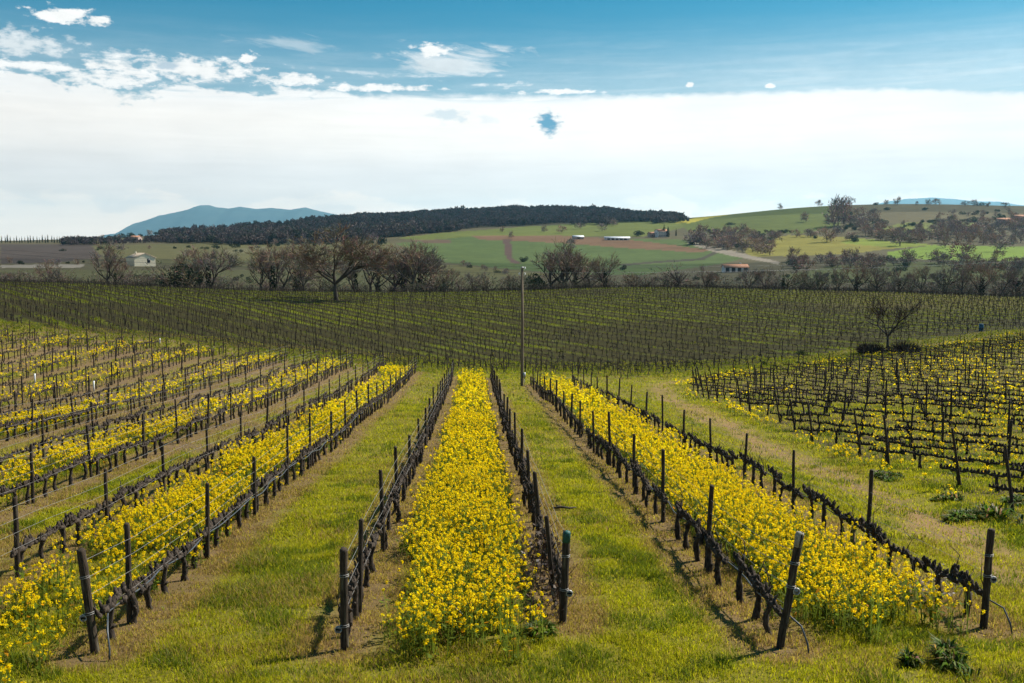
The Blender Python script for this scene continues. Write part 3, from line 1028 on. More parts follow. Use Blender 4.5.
# posts
px_ = np.array([p[0] for p in posts]); py_ = np.array([p[1] for p in posts]); pz_ = ground(px_, py_)
vis = in_frame(px_, py_, pz_ + 1.0, 2)
order = np.argsort(np.where(vis, py_, 1e6))
near_p = sorted(order[:300].tolist(), key=lambda i: (posts[i][2], py_[i]))
count = {}
END_POSTS = {}
for i in near_p:
    X, Y, words, k, rc = posts[i]
    count[words] = count.get(words, 0) + 1
    end = rc is not None and k == 0 and rc > -6
    if end:
        END_POSTS[rc] = (X, Y, float(pz_[i]))
        continue
    o = obj('vine_post', POST_MESH[int(rng.integers(len(POST_MESH)))])
    lean = 0.022
    o.rotation_euler = (rng.normal(0, lean), rng.normal(0, lean), rng.uniform(0, 6.28))
    if rc == 1.27 and k in (1, 2):
        o.rotation_euler = (math.radians(3), math.radians(-7 + k), 0)
    if rc is None and k == 0:
        o.rotation_euler = (rng.normal(0, .05), math.radians(-9) + rng.normal(0, .06), 0)
    s = rng.uniform(.93, 1.09)
    o.scale = (s, s, rng.uniform(.93, 1.08))
    o.location = (X, Y, float(pz_[i]))
    tag(o, 'wooden post, %s in view from the front, %s' % (ordinal(count[words]), words), 'post', 'wooden posts along the vine rows')
rp = np.array([i for i in range(len(posts)) if i not in set(near_p) and py_[i] > 9])
mp = np.array(m_p)
P = np.vstack([np.stack([px_[rp], py_[rp], pz_[rp]], 1), np.stack([mp[:, 0], mp[:, 1], ground(mp[:, 0], mp[:, 1])], 1)])
n = len(P)
V, Q, T, Cc = stamp(POST_LOD, P, rng.uniform(0, 6, n), rng.uniform(.9, 1.2, n), rng.integers(0, 3, n), rng.uniform(.9, 1.08, n))
tag(obj('distant_posts', make_mesh('distant_posts', V, [Q, T], [M['post']])), 'countless thin posts standing in the vine rows further off', kind='stuff')


# the end posts carry wire tensioners and show their own wear
def end_post(rc, lean_x, lean_y, h, r, label, top=None, top_mat=None, plate=0.55, side=1):
    X, Y, Z = END_POSTS[rc]
    o = empty('end_post', (X, Y, Z))
    o.rotation_euler = (lean_y, lean_x, 0)
    b = MB()
    zs = [-.3, 0, .25, .5, .8, 1.1, h - .03, h]
    b.tube([(random.uniform(-.006, .006), random.uniform(-.006, .006), z) for z in zs], [r * random.uniform(.96, 1.05) for z in zs[:-1]] + [r * .84], 12, jit=.04)
    obj('shaft', b.mesh('end_post_shaft', M['post']), o)
    if top:
        c = MB(); z0 = h - (.16 if top == 'cap' else .2)
        c.tube([(0, 0, z0), (0, 0, h - .03), (0, 0, h + .006)], [r * 1.06, r * 1.06, r * .9], 12, jit=.04)
        obj(top, c.mesh('post_' + top, top_mat), o)
    # ratchet: a small wheel of plates and a wound wire
    w = MB()
    cx = side * (r + .02)
    for k in range(6):
        a = k / 6 * math.pi
        w.box((cx, -.03, plate), (.045, .012, .012), 0)
        w.tube([(cx - .05 * math.cos(a), -.03, plate - .05 * math.sin(a)), (cx + .05 * math.cos(a), -.03, plate + .05 * math.sin(a))], [.012, .012], 5)
    w.tube([(cx + .045 * math.cos(t), -.045, plate + .045 * math.sin(t)) for t in np.linspace(0, 6.28, 14)], [.009] * 14, 5)
    obj('wire_tensioner', w.mesh('wire_tensioner', M['steel']), o)
    for zz in (plate + .02, h * .72):
        q = MB()
        q.tube([((r + .006) * math.cos(t), (r + .006) * math.sin(t), zz + .004 * t) for t in np.linspace(0, 12.5, 30)], [.005] * 30, 4)
        obj('wire_wrap', q.mesh('wire_wrap', M['wire']), o)
    tag(o, label, 'post', 'stout end posts at the row heads')
    return o


END_TOP = {}
end_post(-1.84, 0.01, 0.0, 1.42, .056, 'stout upright end post at the front left of the central flowers', plate=.3, side=-1)
end_post(1.27, 0.035, 0.0, 1.40, .056, 'end post with green painted top, front right of the central flowers', 'cap', M['post_cap'], .48)
end_post(4.17, 0.16, -.05, 1.62, .056, 'leaning end post with pale lichen top before the right flower strip', 'lichen_crust', M['lichen'], .82)
end_post(7.50, 0.03, 0.0, 1.50, .053, 'upright end post beside the bare track at right', plate=.75)
end_post(-5.14, -0.10, 0.0, 1.45, .058, 'end post leaning left at the front of the left flower strip', plate=.52, side=-1)
for rc, h in ((-1.84, 1.42), (1.27, 1.40), (4.17, 1.6), (7.50, 1.5), (-5.14, 1.45)):
    lx = {-1.84: .01, 1.27: .035, 4.17: .16, 7.50: .03, -5.14: -.10}[rc]
    END_TOP[rc] = lx

# wires: four strands a row, one thing per row
for rc, t0, t1, words in ROWS[:9]:
    root = None
    hs = (0.56, 0.84, 1.08, 1.32)
    ts = np.arange(max(t0, 10.2), t1, 1.4)
    for k, h in enumerate(hs):
        b = MB(); P = []
        for j, t in enumerate(ts):
            X, Y = xy(rc + .05 + (END_TOP.get(rc, 0) * h if j == 0 else 0), t)
            P.append((X, Y, float(ground(X, Y)) + h - 0.02 * abs(math.sin(t * .75))))
        if root is None:
            root = empty('trellis_wire', P[0])
            tag(root, 'thin pale wires strung from post to post, ' + words, 'wire', 'trellis wires along the vine rows')
        P = np.array(P) - np.array(root.location)
        b.tube(P, [.0025 + .00002 * t for t in ts], 4, cap=False)
        obj('strand', b.mesh('wire_strand', M['wire']), root)
# drip hoses tied under the cordons of the nearest rows
for rc, t0, t1, words in (ROWS[2], ROWS[3], ROWS[4]):
    b = MB(); P = []
    for j, t in enumerate(np.arange(t0 + .3, min(t1, 45), .45)):
        X, Y = xy(rc + .05 + .02 * math.sin(t * 3), t)
        P.append((X, Y, float(ground(X, Y)) + .48 + .03 * math.sin(t * 2.1)))
    X, Y = xy(rc + .12, t0 - .1)
    g0 = float(ground(X, Y))
    P = [(X + .17, Y - .2, g0 + .02), (X + .16, Y - .16, g0 + .16), (X + .10, Y - .06, g0 + .36)] + P
    b.tube(P, [.013] * len(P), 6)
    tag(obj('drip_hose', b.mesh('drip_hose', M['hose'])), 'dark irrigation hose tied along the ' + words, 'hose', 'drip hoses along the rows')

# ------------------------------------------------------------------ grass
def blades(X, Y, h, w, col, lean=.45, seg=2):
    """grass blades standing on the ground: thin tapering ribbons that bend over"""
    n = len(X)
    Z = ground(X, Y)
    a = rng.uniform(0, 6.283, n); b = rng.uniform(0, 6.283, n)
    dx, dy = np.cos(a) * w / 2, np.sin(a) * w / 2
    L = h * lean * rng.uniform(.3, 1.5, n)
    lx, ly = np.cos(b) * L, np.sin(b) * L
    base = np.stack([X, Y, Z - .01], 1)
    D = np.stack([dx, dy, np.zeros(n)], 1)
    mid = base + np.stack([lx * .3, ly * .3, h * .55], 1)
    tip = base + np.stack([lx, ly, h * rng.uniform(.75, 1.0, n)], 1)
    if seg == 2:
        V = np.stack([base - D, base + D, mid - D * .75, mid + D * .75, tip], 1).reshape(-1, 3)
        o = np.arange(n)[:, None] * 5
        return V, o + np.array([[0, 1, 3, 2]]), o + np.array([[2, 3, 4]]), np.repeat(col, 5, axis=0)
    V = np.stack([base - D, base + D, tip], 1).reshape(-1, 3)
    o = np.arange(n)[:, None] * 3
    return V, np.zeros((0, 4), int), o + np.array([[0, 1, 2]]), np.repeat(col, 3, axis=0)


G_COL = np.array([(0.345, 0.345, 0.008), (0.47, 0.44, 0.012), (0.145, 0.185, 0.010), (0.46, 0.355, 0.05), (0.34, 0.225, 0.085)])


def grass_zone(y0, y1, per_m2, h, w, seg):
    half = 0.56
    area = half * (y1 ** 2 - y0 ** 2)
    n = int(area * per_m2)
    Y = np.sqrt(rng.uniform(y0 ** 2, y1 ** 2, n)); X = rng.uniform(-half, half, n) * Y
    tuft = fbm(X / .45, Y / .45, 91, 2); big = fbm(X / 3.2, Y / 3.2, 41)
    d, s = track_dist(X, Y)
    dr = near_row(X, Y)
    c, t = ct(X, Y)
    keep = 0.5 + 1.0 * sstep(tuft, .3, .65)
    keep *= 1 - 0.75 * (1 - sstep(d + (big - .5) * 1.6, .5, 1.5))
    straw = (1 - sstep(dr + (big - .5) * .5, .45, .95))
    keep *= 1 - .5 * straw
    sm = strip_mask(X, Y)
    keep *= 1 - .55 * sm
    r = in_right(X, Y)
    keep = np.where(r, keep * .5, keep)
    leftdry = sstep(-c, 8.0, 9.5) * sstep(big, .42, .62)
    keep *= 1 - .6 * leftdry
    k = rng.random(n) < keep
    X, Y, tuft, big, straw, leftdry = X[k], Y[k], tuft[k], big[k], straw[k], leftdry[k]
    n = len(X)
    weedy = fbm(X / .9, Y / .9, 23, 2)
    dry = np.clip(sstep(big * .65 + tuft * .35, .48, .70) * .42 + straw * .85 + leftdry * .7, 0, .95)
    pick = rng.random(n)
    idx = np.where(rng.random(n) < dry, np.where(pick < .6, 4, 3), np.where(rng.random(n) < .75 * sstep(weedy, .52, .66), 2, np.where(pick < .45, 0, np.where(pick < .85, 1, np.where(pick < .94, 2, 3)))))
    col = G_COL[idx] * rng.uniform(.75, 1.25, (n, 1)) * (0.8 + .4 * fbm(X / 1.1, Y / 1.1, 17)[:, None])
    hh = h * rng.uniform(.5, 1.5, n) * (.45 + .8 * tuft + .5 * sstep(weedy, .55, .75)) * (1 - .25 * straw)
    return blades(X, Y, hh, w * rng.uniform(.7, 1.4, n), col, .55, seg)


parts = [grass_zone(9.5, 20, 2300, .095, .009, 2), grass_zone(9.5, 26, 260, .055, .030, 2), grass_zone(20, 32, 950, .10, .014, 2), grass_zone(32, 56, 240, .11, .028, 1), grass_zone(56, 112, 34, .13, .06, 1)]
# the cover crop between the rows of the mid vineyard and on its verges
n = 300000
Y = np.sqrt(rng.uniform(86 ** 2, 240 ** 2, n)); X = rng.uniform(-.57, .57, n) * Y
q = (X * MN[0] + Y * MN[1]) / M_SP; mr = np.abs(q - np.round(q)) * M_SP
mid = in_mid(X, Y)
cl = fbm(X / 16, Y / 16, 71)
pr = np.where(mid, (.12 + .88 * (np.floor(q).astype(int) % 2 == 0)) * sstep(mr, .45, 1.0) * (1.0 - .85 * sstep(cl + .22 * (Y < 150), .5, .75)), .8) * (.3 + .9 * fbm(X / 1.2, Y / 1.2, 19, 2))
k = (rng.random(n) < pr) & ~in_right(X, Y)
X, Y = X[k], Y[k]; n = len(X)
cm = np.array([(0.19, 0.215, 0.008), (0.25, 0.25, 0.012), (0.12, 0.16, 0.015), (.22, .19, .03)])[rng.integers(0, 4, n)] * rng.uniform(.75, 1.25, (n, 1))
parts.append(blades(X, Y, rng.uniform(.12, .34, n), rng.uniform(.10, .22, n), cm, .7, 1))
V, Q, T, Cc = join_arrays(parts)
tag(obj('grass', make_mesh('grass', V, [Q, T], [M['grass']], Cc)), 'rough yellowish green grass between the vine rows', kind='stuff')


# ------------------------------------------------------------------ flowering mustard
def mustard(X, Y, h, level):
    """yellow crucifer plants: thin branching stems, narrow leaves, heads of small petals"""
    n = len(X)
    Z = ground(X, Y)
    base = np.stack([X, Y, Z], 1)
    out = []
    heads_per = (3, 2, 1)[level]; petals = (13, 8, 4)[level]; ps = (.0168, .028, .062)[level]
    a0 = rng.uniform(0, 6.283, n)
    for b in range(heads_per):
        a = a0 + b * 2.1 + rng.normal(0, .4, n)
        L = (0.06 if b == 0 else .17) * h / .7 * rng.uniform(.4, 1.4, n)
        hz = h * (1 if b == 0 else 1) * rng.uniform(.55, 1.06, n)
        tip = base + np.stack([np.cos(a) * L, np.sin(a) * L, hz], 1)
        kn = base + np.stack([np.cos(a) * L * .25, np.sin(a) * L * .25, hz * .5], 1)
        w = (.007, .010, .018)[level]
        D = np.stack([np.cos(a + 1.57) * w, np.sin(a + 1.57) * w, np.zeros(n)], 1)
        V = np.stack([base - D, base + D, kn - D * .8, kn + D * .8, tip - D * .4, tip + D * .4], 1).reshape(-1, 3)
        o = np.arange(n)[:, None] * 6
        sc = np.array([.13, .17, .02]) * rng.uniform(.7, 1.3, (n, 1))
        out.append((V, np.vstack([o + np.array([[0, 1, 3, 2]]), o + np.array([[2, 3, 5, 4]])]), np.zeros((0, 3), int), np.repeat(sc, 6, axis=0)))
        # petals
        N = n * petals
        c = np.repeat(tip, petals, axis=0)
        sp = (.028, .038, .080)[level]
        off = rng.normal(0, 1, (N, 3)); off /= np.linalg.norm(off, axis=1)[:, None]
        off *= sp * rng.uniform(.5, 1.0, (N, 1)); off[:, 2] = off[:, 2] * 1.25 - .01
        # some flowers also lower down the spike
        c = c + off
        U = rng.normal(0, 1, (N, 3)); U[:, 2] *= .6; U /= np.linalg.norm(U, axis=1)[:, None]
        Wv = np.cross(U, rng.normal(0, 1, (N, 3))); Wv /= np.linalg.norm(Wv, axis=1)[:, None]
        s = ps * rng.uniform(.7, 1.25, (N, 1))
        V = np.stack([c - U * s, c - Wv * s * .8, c + U * s, c + Wv * s * .8], 1).reshape(-1, 3)
        o = np.arange(N)[:, None] * 4
        hv = np.repeat(rng.uniform(0, 1, n), petals)
        pc = np.array([.99, .745, .008]) * (1 - hv[:, None] * .16) + np.array([0, .045, .0]) * rng.normal(0, 1, (N, 1))
        out.append((V, o + np.array([[0, 1, 2, 3]]), np.zeros((0, 3), int), np.repeat(np.clip(pc, .004, 1), 4, axis=0)))
    # leaves up the stem, a few lower yellow or orange seed pods and old flowers
    nl = (7, 4, 2)[level]
    N = n * nl
    hz = np.repeat(h, nl) * rng.uniform(.03, .72, N)
    c = np.repeat(base, nl, axis=0) + np.stack([rng.normal(0, .035, N), rng.normal(0, .035, N), hz], 1)
    a = rng.uniform(0, 6.283, N); L = (.10, .12, .18)[level] * rng.uniform(.5, 1.3, N); w = L * .24
    dv = np.stack([np.cos(a), np.sin(a), rng.uniform(-.2, .9, N)], 1)
    S = np.stack([-np.sin(a), np.cos(a), np.zeros(N)], 1) * w[:, None]
    V = np.stack([c, c + dv * L[:, None] * .5 + S, c + dv * L[:, None], c + dv * L[:, None] * .5 - S], 1).reshape(-1, 3)
    o = np.arange(N)[:, None] * 4
    lc = np.array([.14, .19, .02]) * rng.uniform(.6, 1.4, (N, 1))
    old = rng.random(N) < .05
    lc[old] = np.array([.75, .33, .01])
    out.append((V, o + np.array([[0, 1, 2, 3]]), np.zeros((0, 3), int), np.repeat(lc, 4, axis=0)))
    return out


STRIP_LABEL = ['dense yellow mustard flowers filling the central strip', 'dense yellow mustard flowers filling the strip before the bare track', 'yellow mustard flowers in the strip left of the central alley',
               'sparser yellow mustard strip, second one left of centre', 'sparse yellow mustard strip, third one left of centre', 'thin yellow mustard strip, fourth one left of centre',
               'thin yellow mustard strip, fifth one left of centre', 'faint yellow mustard strip, sixth one left of centre', 'faint yellow mustard strip, seventh one left of centre',
               'faint yellow mustard strip, eighth one left of centre', 'faint yellow mustard strip, ninth one left of centre']
for si, (ca, cb, t0, t1, dn) in enumerate(STRIPS):
    out = []
    for lo, hi, per, level in ((9, 26, 46, 0), (26, 46, 30, 1), (46, 100, 10, 2)):
        lo_, hi_ = max(lo, t0 - .8), min(hi, t1)
        if hi_ <= lo_:
            continue
        n = int((cb - ca + .4) * (hi_ - lo_) * per * 1.25)
        c = rng.uniform(ca - .2, cb + .2, n); t = rng.uniform(lo_, hi_, n)
        X, Y = xy(c, t)
        k = in_frame(X, Y, ground(X, Y) + .5, 30)
        X, Y, c, t = X[k], Y[k], c[k], t[k]
        if not len(X):
            continue
        patch = fbm(c * .9 + 7, t * .45, 33 + si)
        pr = strip_mask(X, Y) * ((.35 + .9 * sstep(patch, .3, .6)) if dn < 1 else (.6 + .6 * sstep(patch, .25, .5)))
        if si == 2:
            pr *= sstep(t, 11, 23) * .72 + .28
        if si == 0:
            pr *= 1 - .45 * sstep(np.abs(c + .2), .5, 1.0) * (t < 17)
        k = rng.random(len(X)) < pr
        X, Y, patch, t = X[k], Y[k], patch[k], t[k]
        if not len(X):
            continue
        h = (0.70 if dn == 1 else .56) * rng.uniform(.42, 1.25, len(X)) * (.7 + .6 * patch)
        out += mustard(X, Y, h, level)
    if out:
        V, Q, T, Cc = join_arrays(out)
        tag(obj('mustard_flowers', make_mesh('mustard_flowers', V, [Q, T], [M['petal']], Cc)), STRIP_LABEL[si], kind='stuff')
# mustard growing wild through the right hand plot, on its margin and at the edge of the mid vineyard
out = []
n = 20000
Y = np.sqrt(rng.uniform(24 ** 2, 125 ** 2, n)); X = rng.uniform(.12, .57, n) * Y
c, t = ct(X, Y)
patch = fbm(X / 5.0, Y / 5.0, 55); d, s = track_dist(X, Y)
rr = in_right(X, Y)
pr = np.where(rr, sstep(patch + .10 * sstep(X / Y, .3, .5), .46, .68) * .42, (c > 10.4) * (d > 1.3) * (s < 0) * sstep(patch, .44, .58) * 1.0)
pr *= np.where((Y > 86), .6, 1.0)
k = rng.random(n) < pr
X, Y = X[k], Y[k]
for lo, hi, lv in ((0, 45, 1), (45, 200, 2)):
    k = (Y >= lo) & (Y < hi)
    if lv == 2:
        k &= rng.random(len(Y)) < .8
    out += mustard(X[k], Y[k], .42 * rng.uniform(.6, 1.3, int(k.sum())), lv)
V, Q, T, Cc = join_arrays(out)
tag(obj('mustard_flowers', make_mesh('mustard_flowers', V, [Q, T], [M['petal']], Cc)), 'patchy yellow mustard growing wild through the right plot', kind='stuff')

# ------------------------------------------------------------------ trees
def ribbon(mb, a, b, w0, w1, col, r):
    a, b = np.array(a), np.array(b)
    d = b - a; s = np.cross(d, np.array([r.gauss(0, 1), r.gauss(0, 1), r.gauss(0, 1)])); s /= np.linalg.norm(s) + 1e-9
    mb.add([a - s * w0, a + s * w0, b + s * w1, b - s * w1], [(0, 1, 2, 3)], col=col)


def bare_tree(seed, H=10.0, spread=1.0, depth=4, upright=.25, twig=.022, col=(0.10, 0.078, 0.058), fork=.22, ivy=False, buds=None, side=4):
    """a leafless tree: forked trunk and limbs, and a crown of fine twigs"""
    r = random.Random(seed)
    T, Cn = MB(), MB()

    def grow(p, d, L, rad, lev):
        n = 4
        P = [p]; dd = d.copy()
        for k in range(1, n):
            dd = dd + np.array([r.gauss(0, .11), r.gauss(0, .11), r.gauss(0, .08) + upright * .12]); dd /= np.linalg.norm(dd)
            P.append(P[-1] + dd * L / (n - 1))
        cc = tuple(v * r.uniform(.75, 1.25) for v in col)
        if lev <= 2:
            T.tube(P, np.linspace(rad, rad * .6, n), 7 - lev * 1, cap=False, jit=.1)
        else:
            for k in range(n - 1):
                ribbon(Cn, P[k], P[k + 1], rad, rad * .8, cc, r)
        if lev >= depth:
            for k in range(7):
                q = P[r.randint(1, n - 1)]
                e = dd + np.array([r.gauss(0, .6), r.gauss(0, .6), r.gauss(0, .45) + upright * .4]); e /= np.linalg.norm(e)
                ribbon(Cn, q, q + e * L * r.uniform(.5, 1.1), twig, twig * .4, cc, r)
                if buds and r.random() < .22:
                    f = q + e * L * r.uniform(.3, .9)
                    ribbon(Cn, f, f + np.array([r.gauss(0, .1), r.gauss(0, .1), .1]), .07, .05, buds, r)
            return
        nb = r.randint(3, 4) if lev else side
        for k in range(nb):
            az = k / nb * 6.283 + r.uniform(-.6, .6)
            el = r.uniform(.25, 1.0) / max(spread, .3) if lev == 0 else None
            if lev == 0:
                e = np.array([math.cos(az), math.sin(az), 0]) * spread * r.uniform(.55, 1.0) + np.array([0, 0, r.uniform(.55, 1.15)])
            else:
                e = dd + np.array([r.gauss(0, .55) * spread, r.gauss(0, .55) * spread, r.gauss(0, .35) + upright * .35])
            e /= np.linalg.norm(e)
            q = P[-1] if k < 2 or lev == 0 else P[r.randint(1, n - 1)]
            grow(q, e, L * r.uniform(.62, .86) if lev else H * r.uniform(.24, .31), rad * (.62 if lev else .55), lev + 1)
    grow(np.array([0, 0, -.2]), np.array([r.gauss(0, .04), r.gauss(0, .04), 1.0]), H * fork + .2, H * .030, 0)
    if ivy:
        for k in range(170):
            z = r.uniform(0, H * .5); a = r.uniform(0, 6.28); q = .35 * (1 - z / H) + .12
            c = np.array([q * math.cos(a), q * math.sin(a), z])
            ribbon(Cn, c, c + np.array([r.gauss(0, .2), r.gauss(0, .2), r.gauss(0, .25)]), .14, .1, (.018, .032, .012), r)
    return T, Cn


def leaf_cloud(seed, lobes, n, size, cols, flat=.5, stems=None):
    """foliage as many small leaf clumps spread through uneven lobes"""
    r = np.random.default_rng(seed)
    b = MB()
    lobes = np.array(lobes, float)      # x y z rx rz
    w = lobes[:, 3] ** 2 * lobes[:, 4]; w /= w.sum()
    k = r.choice(len(lobes), n, p=w)
    d = r.normal(0, 1, (n, 3)); d /= np.linalg.norm(d, axis=1)[:, None]
    rad = r.uniform(.45, 1.05, (n, 1)) ** .6
    c = lobes[k, :3] + d * rad * np.stack([lobes[k, 3], lobes[k, 3], lobes[k, 4]], 1)
    u = r.normal(0, 1, (n, 3)); u /= np.linalg.norm(u, axis=1)[:, None]
    v = np.cross(u, r.normal(0, 1, (n, 3))); v /= np.linalg.norm(v, axis=1)[:, None]
    s = size * r.uniform(.5, 1.4, (n, 1))
    V = np.stack([c - u * s, c - v * s * flat, c + u * s, c + v * s * flat], 1).reshape(-1, 3)
    Q = np.arange(n)[:, None] * 4 + np.array([[0, 1, 2, 3]])
    cc = np.array(cols)[r.integers(0, len(cols), n)] * r.uniform(.65, 1.35, (n, 1))
    b.add(V, Q, col=np.repeat(cc, 4, axis=0))
    return b


def rnd_lobes(seed, n, R, z0, z1, r0, r1):
    r = random.Random(seed)
    return [(r.gauss(0, R * .5), r.gauss(0, R * .5), r.uniform(z0, z1), r.uniform(r0, r1), r.uniform(r0, r1) * .85) for _ in range(n)]


def far_bare(seed, H=8.0, W=.8, n=330, col=(.085, .066, .055), w=.06):
    """a leafless tree for the far hillsides: stem, limbs and a haze of twigs"""
    r = random.Random(seed); b = MB()
    b.tube([(0, 0, -.3), (r.gauss(0, .1), r.gauss(0, .1), H * .3)], [H * .03, H * .022], 5, col=tuple(v * .5 for v in col), cap=False)
    tops = [np.array([r.gauss(0, .26) * H * W, r.gauss(0, .26) * H * W, H * r.uniform(.26, .84)]) for _ in range(18)]
    for t in tops:
        ribbon(b, (0, 0, H * r.uniform(.12, .3)), t, H * .013, H * .006, tuple(v * .6 for v in col), r)
    for k in range(n):
        t = tops[r.randrange(18)]
        a = t + np.array([r.gauss(0, .085) * H, r.gauss(0, .085) * H, r.gauss(0, .085) * H])
        o = a - np.array([0, 0, H * .3]); o /= np.linalg.norm(o)
        e = o + np.array([r.gauss(0, .5), r.gauss(0, .5), r.gauss(0, .4)])
        ribbon(b, a, a + e * H * .10 * r.uniform(.5, 1.4), w, w * .3, tuple(v * r.uniform(.7, 1.3) for v in col), r)
    return b


TREE_BIG = bare_tree(7, 14.0, 1.15, 5, .18, .034, (0.24, 0.18, 0.13), .20, buds=(.17, .115, .04), side=5)
TREES = [bare_tree(20 + i, 10.0, .75 + .1 * (i % 3), 4, .3, .034, [(0.25, 0.19, 0.145), (0.28, 0.205, 0.14), (0.21, 0.17, 0.145)][i % 3], .16 + .03 * (i % 2), ivy=i % 2 == 0) for i in range(6)]
TREE_MESH = [(t.mesh('tree_trunk', M['bark'], True), c.mesh('tree_crown', M['twig'])) for t, c in TREES]
FAR_BARE = [far_bare(40 + i, 8.0, .75 + .12 * (i % 3), 460, [(.27, .20, .155), (.31, .215, .15), (.22, .175, .155)][i % 3], .16).mesh('far_tree', M['twig']) for i in range(6)]
G_DARK = [(.018, .030, .012), (.026, .040, .016), (.034, .048, .02)]
G_OLIVE = [(.075, .085, .05), (.055, .068, .04), (.10, .105, .065)]
G_MID = [(.045, .062, .018), (.06, .075, .022), (.035, .05, .018)]
BUSH = [leaf_cloud(60 + i, rnd_lobes(60 + i, 7, 2.2, .9, 2.4, .9, 1.5), 900, .22, G_DARK).mesh('evergreen_crown', M['far_leaf']) for i in range(3)]
BUSH_G = [leaf_cloud(70 + i, rnd_lobes(70 + i, 6, 2.0, .7, 2.0, .8, 1.3), 600, .24, G_MID).mesh('shrub_crown', M['far_leaf']) for i in range(3)]
OLIVE = [leaf_cloud(80 + i, rnd_lobes(80 + i, 6, 1.6, 1.6, 3.0, .7, 1.1), 420, .20, G_OLIVE).mesh('olive_crown', M['far_leaf']) for i in range(3)]
CYP = [leaf_cloud(90 + i, [(0, 0, z, .95 * math.sin(min(1, (z + 1.2) / 4) * 1.57) * (1 - z / 11.5) ** .6, .9) for z in np.arange(.7, 10.6, .7)], 800, .24, G_DARK).mesh('cypress_crown', M['far_leaf']) for i in range(2)]
b_ = MB(); b_.tube([(0, 0, -.3), (.05, 0, 1.4), (.1, .05, 2.4)], [.17, .12, .07], 6)
STEM = b_.mesh('small_stem', M['bark'], True)


def place(kind, me, loc, h, base_h, label, cat, group=None, wide=1.0, trunk=None):
    s = h / base_h
    if isinstance(me, tuple):
        o = empty(kind, loc, random.uniform(0, 6.28))
        obj('trunk', me[0], o); obj('crown', me[1], o)
    elif trunk is not None:
        o = empty(kind, loc, random.uniform(0, 6.28))
        obj('trunk', trunk, o); obj('crown', me, o)
    else:
        o = obj(kind, me, loc=loc); o.rotation_euler = (0, 0, random.uniform(0, 6.28))
    o.scale = (s * wide, s * wide, s)
    return tag(o, label, cat, group)


def px_h(h_px, Y):
    return h_px * Y / F_PX


# the big spreading tree at the top of the vineyard
X, Y, Z = pix(336, 300, 120, 240)
o = empty('bare_tree', (X, Y, Z), 0.6)
obj('trunk', TREE_BIG[0].mesh('big_trunk', M['bark'], True), o); obj('crown', TREE_BIG[1].mesh('big_crown', M['twig']), o)
s = px_h(82, Y) / 14.0; o.scale = (s * 1.08, s * 1.08, s)
tag(o, 'big spreading leafless tree, the tallest, on the vineyard crest at left', 'tree')
# line of trees just over the crest
line = [(18, 14), (50, 24), (60, 20), (109, 40), (116, 26), (150, 14), (188, 30), (200, 44), (209, 46), (262, 38), (273, 50), (282, 46), (297, 50), (304, 36), (356, 40), (370, 50), (378, 44), (393, 46), (403, 40),
        (412, 54), (420, 50), (428, 42), (444, 26), (476, 20), (510, 16), (551, 42), (562, 50), (567, 44), (575, 40), (591, 28), (605, 34), (632, 15), (668, 18), (706, 20), (712, 15), (748, 24),
        (766, 22), (800, 20), (818, 24), (838, 20), (856, 30), (878, 26), (899, 24), (921, 28), (944, 30), (962, 24), (982, 34), (1001, 28), (1018, 30)]
for k, (px, hp) in enumerate(line):
    X, Y, Z = at_depth(px, 256 + 22 * random.random())
    hp += 4
    place('bare_tree', TREE_MESH[k % 6], (X, Y, Z), px_h(hp, Y), 10.0, 'leafless tree, %s from the left along the line behind the vineyard crest' % ordinal(k + 1), 'tree', 'trees lined up behind the vineyard crest', random.uniform(.9, 1.15))
for px, hp, words in ((175, 28, 'dark evergreen shrub tree right of the cream house'), (537, 22, 'dark evergreen bush left of the trio of bare trees')):
    X, Y, Z = at_depth(px, 254)
    place('evergreen_bush', BUSH[px % 3], (X, Y, Z), px_h(hp, Y), 3.6, words, 'bush', wide=.8, trunk=STEM)
X, Y, Z = at_depth(783, 254)
place('cypress_tree', CYP[0], (X, Y, Z), px_h(19, Y), 11.0, 'dark pointed cypress standing behind the right part of the vineyard crest', 'tree', wide=1.5, trunk=STEM)
# brushwood thicket along the foot of the slope: nobody could count its stems
parts = []
TH = [far_bare(140 + i, 4.0, 1.3, 130, [(.20, .145, .12), (.23, .175, .12), (.16, .15, .09)][i % 3], .045).arrays() for i in range(6)]
n = 1100
Y = rng.uniform(244, 420, n); X = rng.uniform(-.58, .58, n) * Y
hp = fbm(X / 14, Y / 14, 83)
P = np.stack([X, Y, ground(X, Y)], 1); sc = (.15 + 1.5 * sstep(hp, .25, .8)) * rng.uniform(.6, 1.25, n)
V, Q, T, Cc = stamp(TH, P, rng.uniform(0, 6.28, n), sc, rng.integers(0, 6, n))
tag(obj('brushwood', make_mesh('brushwood', V, [Q, T], [M['twig']], Cc)), 'purplish brown leafless brushwood behind the vineyard crest', kind='stuff')
# lone bare tree with bushes in the vineyard at right
X, Y, Z = pix(888, 352, 70, 220)
LONE = bare_tree(131, 8.0, 1.0, 4, .32, .014, (0.075, 0.055, 0.043), .27, side=4)
o = empty('bare_tree', (X, Y, Z), 1.0)
obj('trunk', LONE[0].mesh('lone_trunk', M['bark'], True), o); obj('crown', LONE[1].mesh('lone_crown', M['twig']), o)
s = px_h(64, Y) / 8.6; o.scale = (s, s, s)
tag(o, 'lone leafless tree between two brown bushes beside the grass track', 'tree')


